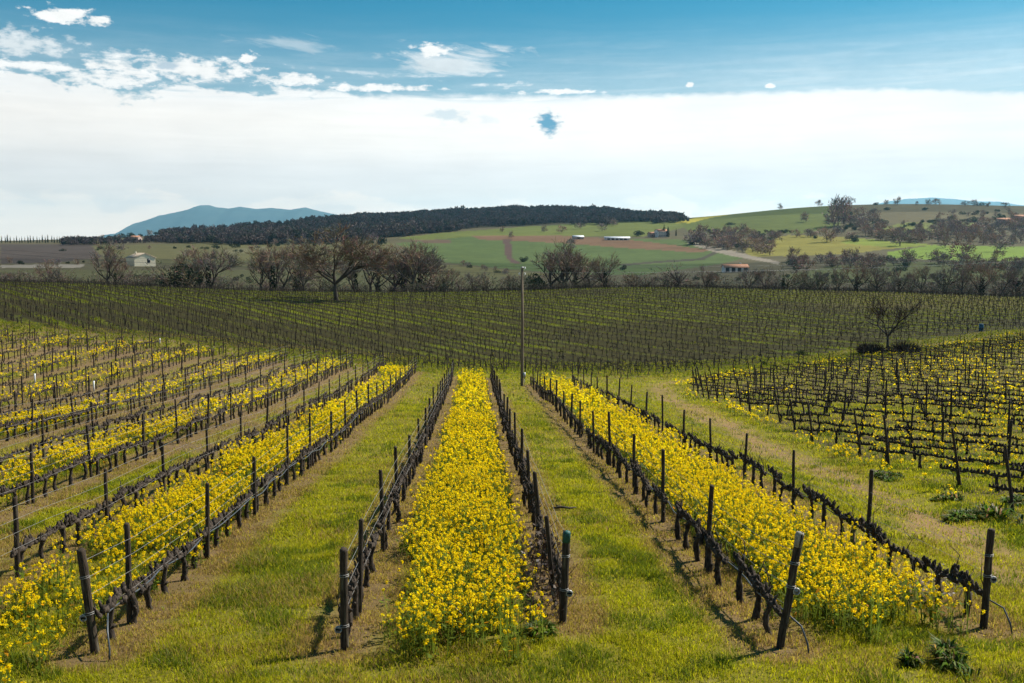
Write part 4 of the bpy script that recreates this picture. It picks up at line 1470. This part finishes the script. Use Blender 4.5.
def bramble(seed, R, H, col, n=700):
    r = random.Random(seed); b = MB()
    for k in range(n):
        a = r.uniform(0, 6.28); q = R * math.sqrt(r.random()); top = H * math.sqrt(max(0.05, 1 - (q / R) ** 2)) * r.uniform(.4, 1.08)
        p = np.array([q * math.cos(a) * .7, q * math.sin(a) * .7, 0]); e = np.array([q * math.cos(a) + r.gauss(0, .15), q * math.sin(a) + r.gauss(0, .15), top])
        m = (p + e) / 2 + np.array([0, 0, .15 * H])
        c = tuple(v * r.uniform(.7, 1.3) for v in col)
        ribbon(b, p, m, .022, .018, c, r); ribbon(b, m, e, .018, .008, c, r)
    return b


for px, words, R in ((871, 'brown leafless bush left of the lone tree', 1.9), (904, 'brown leafless bush right of the lone tree', 2.0)):
    X, Y, Z = pix(px, 353, 70, 220)
    o = obj('brown_bush', bramble(px, R, 1.5, (.06, .042, .034)).mesh('brown_bush', M['twig']), loc=(X, Y, Z))
    tag(o, words, 'bush')
X, Y, Z = pix(881, 351, 70, 220)
b = MB(); b.box((0, 0, .16), (.75, .35, .06), .2); b.box((-.5, 0, .05), (.12, .28, .05), .2); b.box((.5, .1, .05), (.12, .28, .05), .2)
o = obj('stone_slab', b.mesh('stone_slab', M['stone']), loc=(X, Y - .6, Z)); o.rotation_euler = (.05, .12, 0)
tag(o, 'pale slab lying between the two brown bushes', 'slab')
# small green shrubs on the verge
for px, py, hp, words in ((803, 356, 6, 'small round green shrub on the verge left of the lone tree'), (765, 365, 4, 'low green shrub on the verge further left of the lone tree')):
    X, Y, Z = pix(px, py, 60, 220)
    place('green_shrub', BUSH_G[px % 3], (X, Y, Z), px_h(hp, Y), 2.9, words, 'shrub', wide=1.2)

# trees of the hillsides
n_t = [0]


def hill_tree(px, py, hp, kind, label, group=None, wide=1.0):
    X, Y, Z = pix(px, py, 330, 3000)
    me, base, nm = {'bare': (FAR_BARE[n_t[0] % 6], 8.2, 'bare_tree'), 'bush': (BUSH[n_t[0] % 3], 3.4, 'evergreen_bush'), 'green': (BUSH_G[n_t[0] % 3], 2.9, 'green_shrub'),
                    'olive': (OLIVE[n_t[0] % 3], 3.6, 'olive_tree'), 'cyp': (CYP[n_t[0] % 2], 11.0, 'cypress_tree')}[kind]
    n_t[0] += 1
    place(nm, me, (X, Y, Z - .2), px_h(hp, Y), base, label, {'bare': 'tree', 'bush': 'bush', 'green': 'shrub', 'olive': 'tree', 'cyp': 'tree'}[kind], group, wide)


SINGLES = [(780, 208, 6, 'bare', 'small bare tree alone on the right hill skyline', 1), (819, 204, 7, 'bare', 'bare tree on the skyline just left of the dark tower of trees', 1),
           (848, 206, 11, 'bare', 'pale bare tree on the skyline right of the dark tree', .8), (806, 222, 11, 'bare', 'dark round bare tree in the green hill field', 1), (827, 242, 15, 'bare', 'wide bare tree at the top of the ochre field', 1.2),
           (900, 246, 15, 'bare', 'dark bare tree between the ochre and the bright green field', 1.3), (945, 248, 13, 'bare', 'slim bare tree at the upper edge of the bright green field', .9),
           (961, 262, 22, 'bare', 'tall bare tree in front of the bright green field', 1), (1000, 252, 17, 'bare', 'bare tree over the right part of the bright green field', 1.1),
           (887, 205, 6, 'bare', 'small skyline tree right of the dark clump', 1), (897, 205, 8, 'bare', 'larger skyline tree right of the dark clump', 1), (917, 205, 4, 'bare', 'tiny skyline tree left of the wide pair', 1), (928, 205, 6, 'bare', 'left tree of the wide skyline pair', 1.2),
           (936, 205, 7, 'bare', 'right tree of the wide skyline pair', 1.2), (965, 206, 6, 'bare', 'left of the grouped skyline trees at right', 1.5), (974, 206, 7, 'bare', 'right of the grouped skyline trees at right', 1.2), (988, 207, 5, 'bare', 'thin skyline tree near the right edge', 1), (1005, 208, 6, 'bare', 'skyline tree nearest the right edge', 1.2),
           (875, 205, 3, 'bush', 'low dark bush on the skyline at right', 1.6), (980, 206, 4, 'bush', 'dark bushes beneath the grouped skyline trees', 1.4), (886, 210, 3, 'bush', 'dark bush lying below the right skyline', 2.0), (925, 210, 3, 'bush', 'dark bush below the wide skyline pair', 1.8),
           (729, 225, 3, 'bush', 'low dark bush in the middle of the steep green field', 2.0), (571, 250, 12, 'bare', 'bare tree standing at the brown strip in front of the sheds', .9), (511, 238, 7, 'bare', 'small tree above the brown strip', 1), (524, 262, 6, 'bush', 'dark bush at the foot of the gully', 1.2),
           (640, 236, 6, 'bush', 'dark evergreen left of the white farmhouse', 1.6), (664, 237, 13, 'cyp', 'tall dark cypress behind the white farmhouse', 2.2), (668, 237, 11, 'cyp', 'shorter dark cypress right of the white farmhouse', 2.2), (676, 236, 8, 'cyp', 'lone small cypress right of the farmhouse', 1.5),
           (544, 232, 7, 'bare', 'bare tree in the pale field left of the sheds', 1.2), (562, 233, 8, 'bare', 'round bare tree in the pale field above the sheds', 1.2), (580, 229, 8, 'bare', 'bare tree higher up the pale field', 1.2), (613, 226, 8, 'bare', 'bare tree near the forest edge in the pale field', 1.2),
           (502, 232, 6, 'bare', 'small bare tree at the left of the pale field', 1), (602, 231, 8, 'bare', 'bushy bare tree in the middle of the pale field', 1.4), (623, 270, 6, 'green', 'green brown shrub low in the big green field', 1.0), (740, 248, 7, 'green', 'rounded shrub at the right end of the big green field', 1),
           (373, 243, 12, 'bare', 'dark bare tree at the left end of the green fields', 1), (384, 245, 10, 'bush', 'dark bush at the left corner of the green fields', .6), (438, 262, 5, 'bush', 'dark bush along the ditch below the green field', .8)]
for px, py, hp, kd, lb, w in SINGLES:
    hill_tree(px, py, hp, kd, lb, None, w)
# the dark tower of trees on the skyline
for k, (px, py, hp, w) in enumerate(((838, 226, 30, 1.7), (834, 228, 25, 1.7), (844, 226, 25, 1.7))):
    hill_tree(px, py, hp, 'bare', ['tallest', 'left', 'right'][k] + ' dense dark tree of the tall clump on the right skyline', None, w * .42)
BELTS = [   # outline in the photograph, how many, height, kinds, words, group
    ([(686, 246), (700, 232), (740, 232), (778, 243), (776, 256), (735, 252)], 64, (7, 13), ('bare',) * 5 + ('green',), 'brown tree, %s from the left in the wood above the farm road', 'trees of the wood above the farm road'),
    ([(830, 222), (850, 208), (872, 214), (884, 236), (862, 244), (838, 238)], 30, (8, 14), ('bare',) * 5 + ('bush',), 'dark tree, %s from the left in the wood below the skyline clump', 'trees of the wood below the skyline clump'),
    ([(872, 240), (905, 231), (960, 226), (1030, 220), (1030, 246), (940, 245)], 90, (8, 13), ('bare',) * 7 + ('bush',), 'bare tree, %s from the left in the wood above the bright field', 'trees of the wood above the bright field'),
    ([(735, 238), (800, 236), (842, 236), (842, 239), (735, 241)], 16, (5, 9), ('bare', 'bush'), 'hedge tree, %s from the left above the ochre field', 'hedge trees above the ochre field'),
    ([(775, 262), (860, 258), (900, 262), (1030, 264), (1030, 274), (790, 272)], 66, (8, 16), ('bare', 'bare', 'bare', 'bush', 'bush'), 'hedge tree, %s from the left below the ochre and bright fields', 'hedge trees below the fields'),
    ([(620, 282), (760, 276), (1030, 280), (1030, 287), (620, 288)], 44, (6, 11), ('olive', 'olive', 'olive', 'green'), 'grey green olive tree, %s from the left in the valley', 'olive trees in the valley at right'),
    ([(85, 280), (190, 276), (300, 282), (300, 287), (85, 286)], 22, (6, 9), ('olive', 'olive', 'green'), 'grey green olive tree, %s from the left near the cream house', 'olive trees near the cream house'),
    ([(400, 255), (470, 266), (520, 272), (520, 276), (455, 272), (400, 260)], 18, (4, 7), ('bare', 'bare', 'bush'), 'ditch shrub, %s from the left below the green field', 'shrubs along the ditch'),
    ([(0, 262), (130, 262), (130, 266), (0, 267)], 12, (4, 8), ('bare', 'bare', 'bush'), 'field hedge shrub, %s from the left beyond the pale farm lane', 'hedge shrubs beyond the farm lane'),
    ([(170, 254), (300, 250), (420, 252), (430, 268), (180, 274)], 30, (5, 10), ('bush', 'olive', 'olive', 'bare'), 'scattered shrub, %s from the left in the olive brown field', 'shrubs scattered in the olive brown field'),
    ([(60, 250), (240, 246), (390, 241), (392, 244), (240, 249), (60, 253)], 34, (4, 8), ('bush', 'bare', 'green', 'bush'), 'hedgerow shrub, %s from the left below the wooded ridge', 'hedgerow shrubs below the ridge'),
    ([(842, 226), (895, 228), (940, 221), (1030, 217), (1030, 220), (940, 224), (895, 232), (842, 230)], 34, (5, 8), ('bush', 'green', 'bush'), 'hedgerow shrub, %s from the left on the upper right hill', 'hedgerow shrubs on the upper right hill'),
    ([(690, 230), (740, 232), (838, 231), (838, 233.5), (740, 235), (690, 233)], 24, (4, 7), ('bush', 'bush', 'green'), 'hedgerow shrub, %s from the left below the steep green field', 'hedgerow shrubs below the steep green field'),
    ([(880, 225), (960, 213), (1030, 210), (1030, 218), (960, 218), (890, 230)], 26, (4, 7), ('bush', 'bare', 'green'), 'shrub, %s from the left on the scrubby right hilltop', 'shrubs on the scrubby hilltop')]
for P_, cnt, (h0, h1), kinds, words, grp in BELTS:
    xs_ = [p[0] for p in P_]; ys_ = [p[1] for p in P_]; got = []
    while len(got) < cnt:
        a, b = random.uniform(min(xs_), max(xs_)), random.uniform(min(ys_), max(ys_))
        if in_poly(np.array([a]), np.array([b]), P_)[0]:
            got.append((a, b))
    for k, (a, b) in enumerate(sorted(got)):
        kd = random.choice(kinds)
        hill_tree(a, b, random.uniform(h0, h1) * {'bare': 1, 'olive': .75}.get(kd, .55), kd, words % ordinal(k + 1), grp, random.uniform(.9, 1.3))
for k in range(24):
    hill_tree(2 + k * 2.9 + random.uniform(-.6, .6), 243 - (k % 3) * .3, random.uniform(5.5, 9), 'cyp', 'cypress, %s from the left in the far row on the left skyline' % ordinal(k + 1), 'cypresses on the left skyline', 1.3)
for k, px in enumerate((133, 136, 170, 177, 182, 188)):
    hill_tree(px, 243, random.uniform(6, 8), 'cyp', 'dark cypress, %s from the left on the dim slope under the mountain' % ordinal(k + 1), 'cypresses under the mountain', 1.1)
for k in range(46):
    px = 84 + k * 8.0 + random.uniform(-3, 3)
    sk = float(np.interp(px, [84, 130, 160, 260, 350, 400, 460], [241, 238, 234, 229, 222, 218, 214]))
    hill_tree(px, sk, random.uniform(3, 6.5), random.choice(('bush', 'bare', 'bush')), 'ridge tree, %s from the left below the blue mountain' % ordinal(k + 1), 'trees along the left ridge', 1.3)

# the far woods on the ridge: one mass
FAR = []
for i in range(6):
    r = np.random.default_rng(900 + i); b = MB()
    ctr = [(.085, .064, .062), (.075, .060, .064), (.10, .074, .066), (.034, .042, .028), (.09, .072, .068), (.06, .054, .044)][i]
    n = 70
    d = r.normal(0, 1, (n, 3)); d /= np.linalg.norm(d, axis=1)[:, None]
    c = d * np.array([3.2, 3.2, 3.4]) * r.uniform(.5, 1, (n, 1)) + np.array([0, 0, 5.0])
    u = r.normal(0, .8, (n, 3)); u[:, 2] += .6; v = np.cross(u, r.normal(0, 1, (n, 3))); v /= np.linalg.norm(v, axis=1)[:, None]
    V = np.stack([c - v * .6, c + v * .6, c + u * 1.1 + v * .35, c + u * 1.1 - v * .35], 1).reshape(-1, 3)
    b.add(V, np.arange(n)[:, None] * 4 + np.array([[0, 1, 2, 3]]), col=np.repeat(np.array(ctr) * r.uniform(.7, 1.3, (n, 1)), 4, axis=0))
    FAR.append(b.arrays())
WOODS = [(110, 240), (150, 236), (250, 229), (350, 222), (420, 217), (480, 211), (540, 206), (600, 208.5), (640, 214.5), (668, 219.5), (692, 223.5), (640, 223.5), (560, 225), (500, 228), (440, 233), (400, 238), (330, 242), (240, 245)]
n = 60000
Y = np.exp(rng.uniform(math.log(1150), math.log(2600), n)); X = rng.uniform(-.45, .22, n) * Y
Z = ground(X, Y)
px, py, d_ = project(X, Y, Z)
k = in_poly(px + (fbm(X / 90, Y / 90, 99) - .5) * 10, py + 0.3 + (fbm(X / 50, Y / 90, 98) - .5) * 5 * (py > 215), [(a, b - (3 if 250 < a < 680 and i < 10 else 0)) for i, (a, b) in enumerate(WOODS)]) & (rng.random(n) < np.where(px < 160, .0, np.where(px < 240, .10, np.where(px < 330, .45, 1.0))) * .8)
P = np.stack([X, Y, Z], 1)[k]; n = len(P)
sc = rng.uniform(.6, 1.25, n) * (.65 + .9 * fbm(P[:, 0] / 70, P[:, 1] / 140, 97))
sc = np.where(rng.random(n) < .012, sc * 1.35, sc)
LEFT_BELT = [(40, 243), (140, 240), (250, 235), (330, 231), (335, 245), (250, 248), (60, 250)]
k2 = in_poly(px, py, LEFT_BELT) & (rng.random(len(px)) < .75 * sstep(fbm(X / 130, Y / 130, 77), .36, .55))
P2 = np.stack([X, Y, Z], 1)[k2]
P = np.vstack([P, P2]); n = len(P)
sc = np.concatenate([sc, rng.uniform(.45, .95, len(P2))])
V, Q, T, Cc = stamp(FAR, P, rng.uniform(0, 6.28, n), sc, rng.integers(0, 6, n), sc * rng.uniform(.8, 1.2, n))
tag(obj('woodland', make_mesh('woodland', V, [Q, T], [M['far_leaf']], Cc)), 'dark leafless woodland covering the far ridge', kind='stuff')

# ------------------------------------------------------------------ houses
def house(name, px, py, L, W, H, RH, rz, wall, roof, label, openings=(), chimney=None, ymin=330):
    """gable house; openings: (face, along, up, half width, half height, part)"""
    X, Y, Z = pix(px, py, ymin, 3000)
    o = empty(name, (X, Y, Z), rz)
    b = MB()
    l, w = L / 2, W / 2
    V = [(-l, -w, -1.5), (l, -w, -1.5), (l, w, -1.5), (-l, w, -1.5), (-l, -w, H), (l, -w, H), (l, w, H), (-l, w, H), (-l, 0, H + RH), (l, 0, H + RH)]
    b.add(V, [(0, 1, 5, 4), (2, 3, 7, 6), (0, 3, 2, 1)], [])
    b.add([V[0], V[4], V[8], V[7], V[3]], [(0, 1, 2, 3)], [(0, 3, 4)])
    b.add([V[1], V[2], V[6], V[9], V[5]], [(0, 1, 2, 3)], [(0, 3, 4)])
    obj('wall', b.mesh(name + '_wall', wall), o)
    rf = MB(); e = .5; t = .22
    for s in (-1, 1):
        k = RH / w
        ye = s * (w + e); ze = H - e * k
        A = [(-l - e, ye, ze + .03), (l + e, ye, ze + .03), (l + e, 0, H + RH + .03), (-l - e, 0, H + RH + .03)]
        Bv = [(a, q, z + t) for a, q, z in A]
        rf.add(A + Bv, [(0, 1, 2, 3), (4, 5, 6, 7), (0, 1, 5, 4), (1, 2, 6, 5), (2, 3, 7, 6), (3, 0, 4, 7)])
    r_ = obj('roof', rf.mesh(name + '_roof', roof), o)
    if chimney:
        c = MB(); c.box((chimney[0], chimney[1], H + RH + .2), (.4, .4, 1.0)); c.box((chimney[0], chimney[1], H + RH + 1.26), (.5, .5, .06))
        obj('chimney', c.mesh('chimney', wall), r_)
    for f, a, z, hw, hh, nm in openings:
        c = MB()
        pos = {'f': (a, -w - .03, z), 'l': (-l - .03, a, z), 'r': (l + .03, a, z)}[f]
        hx = (hw, .05, hh) if f == 'f' else (.05, hw, hh)
        c.box(pos, hx)
        p = obj(nm, c.mesh(nm, M['dark'] if nm == 'window' else M['shutter']), o)
        fr = MB()
        ax = (0, 1) if f == 'f' else (1, 0)
        fx = (hw + .2, .08, .1) if f == 'f' else (.08, hw + .2, .1)
        fr.box((pos[0], pos[1], z - hh - .1), fx)
        if nm == 'window':
            obj('sill', fr.mesh('sill', M['stone']), p)
    tag(o, label, 'house')
    return o


house('farmhouse', 141, 266, 13, 14.5, 5.6, 3.0, math.radians(134), M['plaster'], M['grey_tile'], 'cream rendered farmhouse with a small dark gable window and buff roof',
      (('l', -2.6, 3.6, 1.0, 1.3, 'window'), ('f', -2.5, 2.8, .8, 1.2, 'window'), ('f', 2.0, 1.6, .8, 1.6, 'door')), (2, 2.5))
house('farmhouse', 661, 237, 14, 9, 7.0, 2.4, math.radians(24), M['white_wall'], M['tile'], 'whitish two storey farmhouse under dark cypresses on the far slope',
      [('f', a, z, .55, .8, 'window') for a in (-4.5, -1.5, 1.5, 4.5) for z in (2.0, 5.2)] + [('l', 0, 4.5, .6, .9, 'window')], (3, 0))
house('farmhouse', 652, 237, 9, 7, 4.2, 1.8, math.radians(20), M['pink_wall'], M['tile'], 'lower stone wing left of the whitish farmhouse', (('f', -1.5, 2.0, .6, .8, 'window'), ('f', 2, 1.4, .8, 1.4, 'door')))
house('farm_shed', 617, 240, 30, 10, 2.2, 1.6, math.radians(-4), M['white_wall'], M['sheet'], 'long pale farm shed with a sheet roof below the pale field', [('f', a, 1.0, 1.6, .8, 'window') for a in (-10, -5, 0, 5, 10)])
house('farm_shed', 578, 239, 13, 8, 2.6, 1.6, math.radians(6), M['stone'], M['sheet'], 'small greyish farm shed left of the long pale one', (('f', 0, 1.2, 1.6, 1.2, 'door'),))
house('cottage', 735, 272, 17, 8, 3.4, 1.9, math.radians(3), M['white_wall'], M['tile'], 'low white cottage with terracotta roof and open dark bays in the valley',
      [('f', a, 1.6, 1.3, 1.5, 'window') for a in (-6.4, -2.2, 2.0, 6.2)], (4, 1), 330)
house('farmhouse', 1003, 224, 16, 10, 5.5, 2.2, math.radians(-12), M['pink_wall'], M['tile'], 'pinkish house with terracotta roof at the right wood, the left of two',
      [('f', a, z, .6, .8, 'window') for a in (-5, 0, 5) for z in (1.8, 4.2)], (3, 0))
house('farmhouse', 1021, 223, 18, 11, 8.0, 2.6, math.radians(-8), M['pink_wall'], M['tile'], 'taller pinkish house with terracotta roof at the right edge', [('f', a, z, .6, .9, 'window') for a in (-6, -2, 2, 6) for z in (2.2, 5.6)])
house('ridge_house', 452, 211, 14, 9, 6.0, 1.2, math.radians(5), M['pink_wall'], M['tile'], 'small square house on the wooded ridge skyline', [('f', a, 3.4, .7, 1.0, 'window') for a in (-4, 0, 4)])
house('ridge_house', 36 + 100, 241, 13, 9, 5.0, 2.0, math.radians(-15), M['pink_wall'], M['tile'], 'tiny house among trees at the left end of the ridge', (('f', 0, 2.5, .8, 1.0, 'window'),))

# ------------------------------------------------------------------ pole and cables
X, Y, Z = pix(522, 386, 50, 120)
H = px_h(119, Y)
POLE = (X, Y, Z)
o = empty('utility_pole', (X, Y, Z))
b = MB(); b.tube([(0, 0, -.5), (0, 0, 0), (0.02, 0, H * .5), (0, 0, H)], [.125, .12, .105, .085], 12)
obj('pole', b.mesh('pole_shaft', M['pole'], True), o)
b = MB(); b.tube([(0, 0, H + .004), (0, 0, H + .10)], [.13, .11], 10)
obj('cap', b.mesh('pole_cap', M['steel']), o)
for z, s in ((H - .12, 1), (H - .55, -1), (H - .55, 1)):
    b = MB()
    b.tube([(0, 0, 0), (s * .2, 0, 0), (s * .2, 0, .06)], [.014] * 3, 6)
    b.tube([(s * .2, 0, .06), (s * .2, 0, .1), (s * .2, 0, .13), (s * .2, 0, .17), (s * .2, 0, .22)], [.05, .075, .05, .07, .03], 10)
    p = obj('insulator', b.mesh('insulator', M['ceramic'], True), o); p.location = (0, 0, z)
b = MB(); b.box((.17, -.12, .85), (.10, .06, .2)); b.tube([(.17, -.12, .65), (.17, -.1, -.1)], [.02, .02], 6)
obj('junction_box', b.mesh('junction_box', M['steel']), o)
tag(o, 'tall grey timber utility pole with white insulators at the foot of the slope', 'utility pole')
for k, (z, s, lab) in enumerate(((H + .1, .2, 'topmost thin cable crossing from the utility pole'), (H - .33, -.2, 'thin cable crossing on the left insulator of the utility pole'), (H - .33, .2, 'thin cable crossing on the right lower insulator of the pole'))):
    b = MB()
    for ex, ey, ez in ((95, 62, 2.2), (-95, 70, 3.0)):
        P = [(s + ex * q, ey * q, z + ez * q - 3.0 * 4 * q * (1 - q) * .35) for q in np.linspace(0, 1, 24)]
        b.tube(P, [.006] * 24, 4, cap=False)
    c = obj('cable', b.mesh('cable', M['hose']), loc=POLE)
    tag(c, lab, 'cable')
X, Y, Z = pix(981, 331, 70, 200)
b = MB(); b.tube([(0, 0, 0), (0, 0, .04), (0, 0, .3), (0, 0, .32), (0, 0, .6), (0, 0, .62), (0, 0, .88), (0, 0, .92)], [.27, .29, .29, .305, .305, .29, .29, .27], 16)
tag(obj('blue_drum', b.mesh('blue_drum', M['blue']), loc=(X, Y, Z)), 'blue plastic drum at the edge of the right vineyard', 'drum')

# ------------------------------------------------------------------ weeds and litter of the foreground
def weed(seed, R, H, n, cols, wide=.03):
    r = random.Random(seed); b = MB()
    subs = [(r.gauss(0, R * .55), r.gauss(0, R * .45), r.uniform(.35, .8)) for _ in range(8)]
    for k in range(n):
        sx, sy, sq = subs[min(int(abs(r.gauss(0, 3.2))), 7)]
        a = r.uniform(0, 6.28); q = R * .35 * sq * math.sqrt(r.random()); L = H * sq * r.uniform(.4, 1.5); out = R * sq * r.uniform(.1, .9)
        p = np.array([sx + q * math.cos(a), sy + q * math.sin(a), -.03]); a2 = a + r.gauss(0, .9)
        m = p + np.array([math.cos(a2) * out * .4, math.sin(a2) * out * .4, L * .75]); e = p + np.array([math.cos(a2) * out, math.sin(a2) * out, L * r.uniform(.35, 1)])
        c = tuple(v * r.uniform(.6, 1.4) for v in (cols[r.randrange(len(cols))] if r.random() > .12 else (.32, .25, .10))); w = wide * r.uniform(.5, 2.4)
        s = np.array([-math.sin(a2), math.cos(a2), 0]) * w
        b.add([p - s * .6, p + s * .6, m + s, m - s, e], [(0, 1, 2, 3)], [(3, 2, 4)], col=c)
    return b


GW = [(.09, .135, .010), (.13, .17, .012), (.055, .10, .010)]
for px, py, R, Hh, n, words in ((950, 676, .45, .48, 420, 'dark green tussock at the lower right in front of the flowers'), (985, 522, .75, .55, 520, 'round green clump of tall weeds beyond the bare track'),
                                (948, 503, .4, .35, 200, 'smaller green weed clump left of the round one'), (541, 640, .36, .3, 240, 'dark leafy weed clump beside the green topped post'), (1020, 508, .5, .4, 260, 'green weed clump cut by the right edge'),
                                (735, 471, .4, .22, 150, 'low weed tuft on the verge of the bare track'), (893, 482, .5, .3, 180, 'low green tuft at the front of the right plot'), (800, 418, .5, .35, 200, 'green tuft on the left margin of the right plot')):
    X, Y, Z = pix(px, py)
    tag(obj('weed_clump', weed(px, R, Hh * .75, int(n * 3.2), GW, .0055 + .00028 * Y).mesh('weed_clump', M['grass']), loc=(X, Y, Z)), words, 'weeds')
# a heap of brown dead leaves caught under the vines
X, Y, Z = pix(549, 612)
b = leaf_cloud(5, [(random.uniform(-.25, .25), random.uniform(-.5, 2.2), random.uniform(.1, .5), .3, .3) for _ in range(12)], 620, .045, [(.075, .045, .03), (.11, .07, .045), (.05, .032, .024), (.16, .12, .09)], .6)
r = random.Random(3)
for k in range(60):
    p = np.array([r.uniform(-.3, .3), r.uniform(-.6, 2.2), 0]); ribbon(b, p, p + np.array([r.gauss(0, .2), r.gauss(0, .2), r.uniform(.3, .75)]), .008, .004, (.07, .05, .04), r)
tag(obj('dry_bramble', b.mesh('dry_bramble', M['leaf']), loc=(X - .05, Y, Z)), 'tangle of brown dead leaves beneath the vines right of the central flowers', 'bramble')
X, Y, Z = pix(930, 598)
b = leaf_cloud(6, [(random.uniform(-.5, .7), random.uniform(-.3, .4), random.uniform(.1, .4), .22, .25) for _ in range(9)], 260, .035, [(.30, .24, .19), (.38, .32, .27), (.2, .15, .11)], .5)
for k in range(50):
    p = np.array([r.uniform(-.6, .8), r.uniform(-.3, .4), 0]); ribbon(b, p, p + np.array([r.gauss(0, .15), r.gauss(0, .15), r.uniform(.25, .6)]), .007, .004, (.2, .16, .11), r)
tag(obj('dry_weeds', b.mesh('dry_weeds', M['leaf']), loc=(X, Y, Z)), 'pale dried weeds beside the upright end post at right', 'weeds')
X, Y, Z = pix(565, 513)
b = MB(); b.tube([(-.28, 0, .05), (-.1, .02, .07), (.1, -.01, .05), (.27, .03, .06)], [.02, .03, .026, .014], 7, jit=.2); b.tube([(-.1, .02, .07), (-.22, .12, .1)], [.018, .008], 6)
tag(obj('fallen_stick', b.mesh('fallen_stick', M['bark']), loc=(X, Y, Z)), 'dark broken stick lying in the grass right of the leaning posts', 'stick')
X, Y, Z = pix(440, 640)
b = MB(); pts_ = [pix(432, 605), pix(441, 616), pix(452, 624), pix(463, 632), pix(474, 641)]
b.tube([(p[0] - X, p[1] - Y, p[2] - Z + .10 + .12 * math.sin(i * .8)) for i, p in enumerate(pts_)], [.008] * 5, 5)
tag(obj('loose_cane', b.mesh('loose_cane', M['stone']), loc=(X, Y, Z)), 'pale loose cane fallen across the front of the central flowers', 'cane')
for k, (px, py, w) in enumerate(((35, 384, 'left'), (94, 392, 'middle'), (160, 345, 'right'))):
    X, Y, Z = pix(px, py)
    b = MB(); b.tube([(0, 0, 0), (0, 0, .3), (0.01, 0, .62)], [.055, .05, .055], 8)
    tag(obj('vine_guard', b.mesh('vine_guard', M['ceramic']), loc=(X, Y, Z)), 'white plastic tube guarding a young vine, the %s one at upper left' % w, 'vine guard')
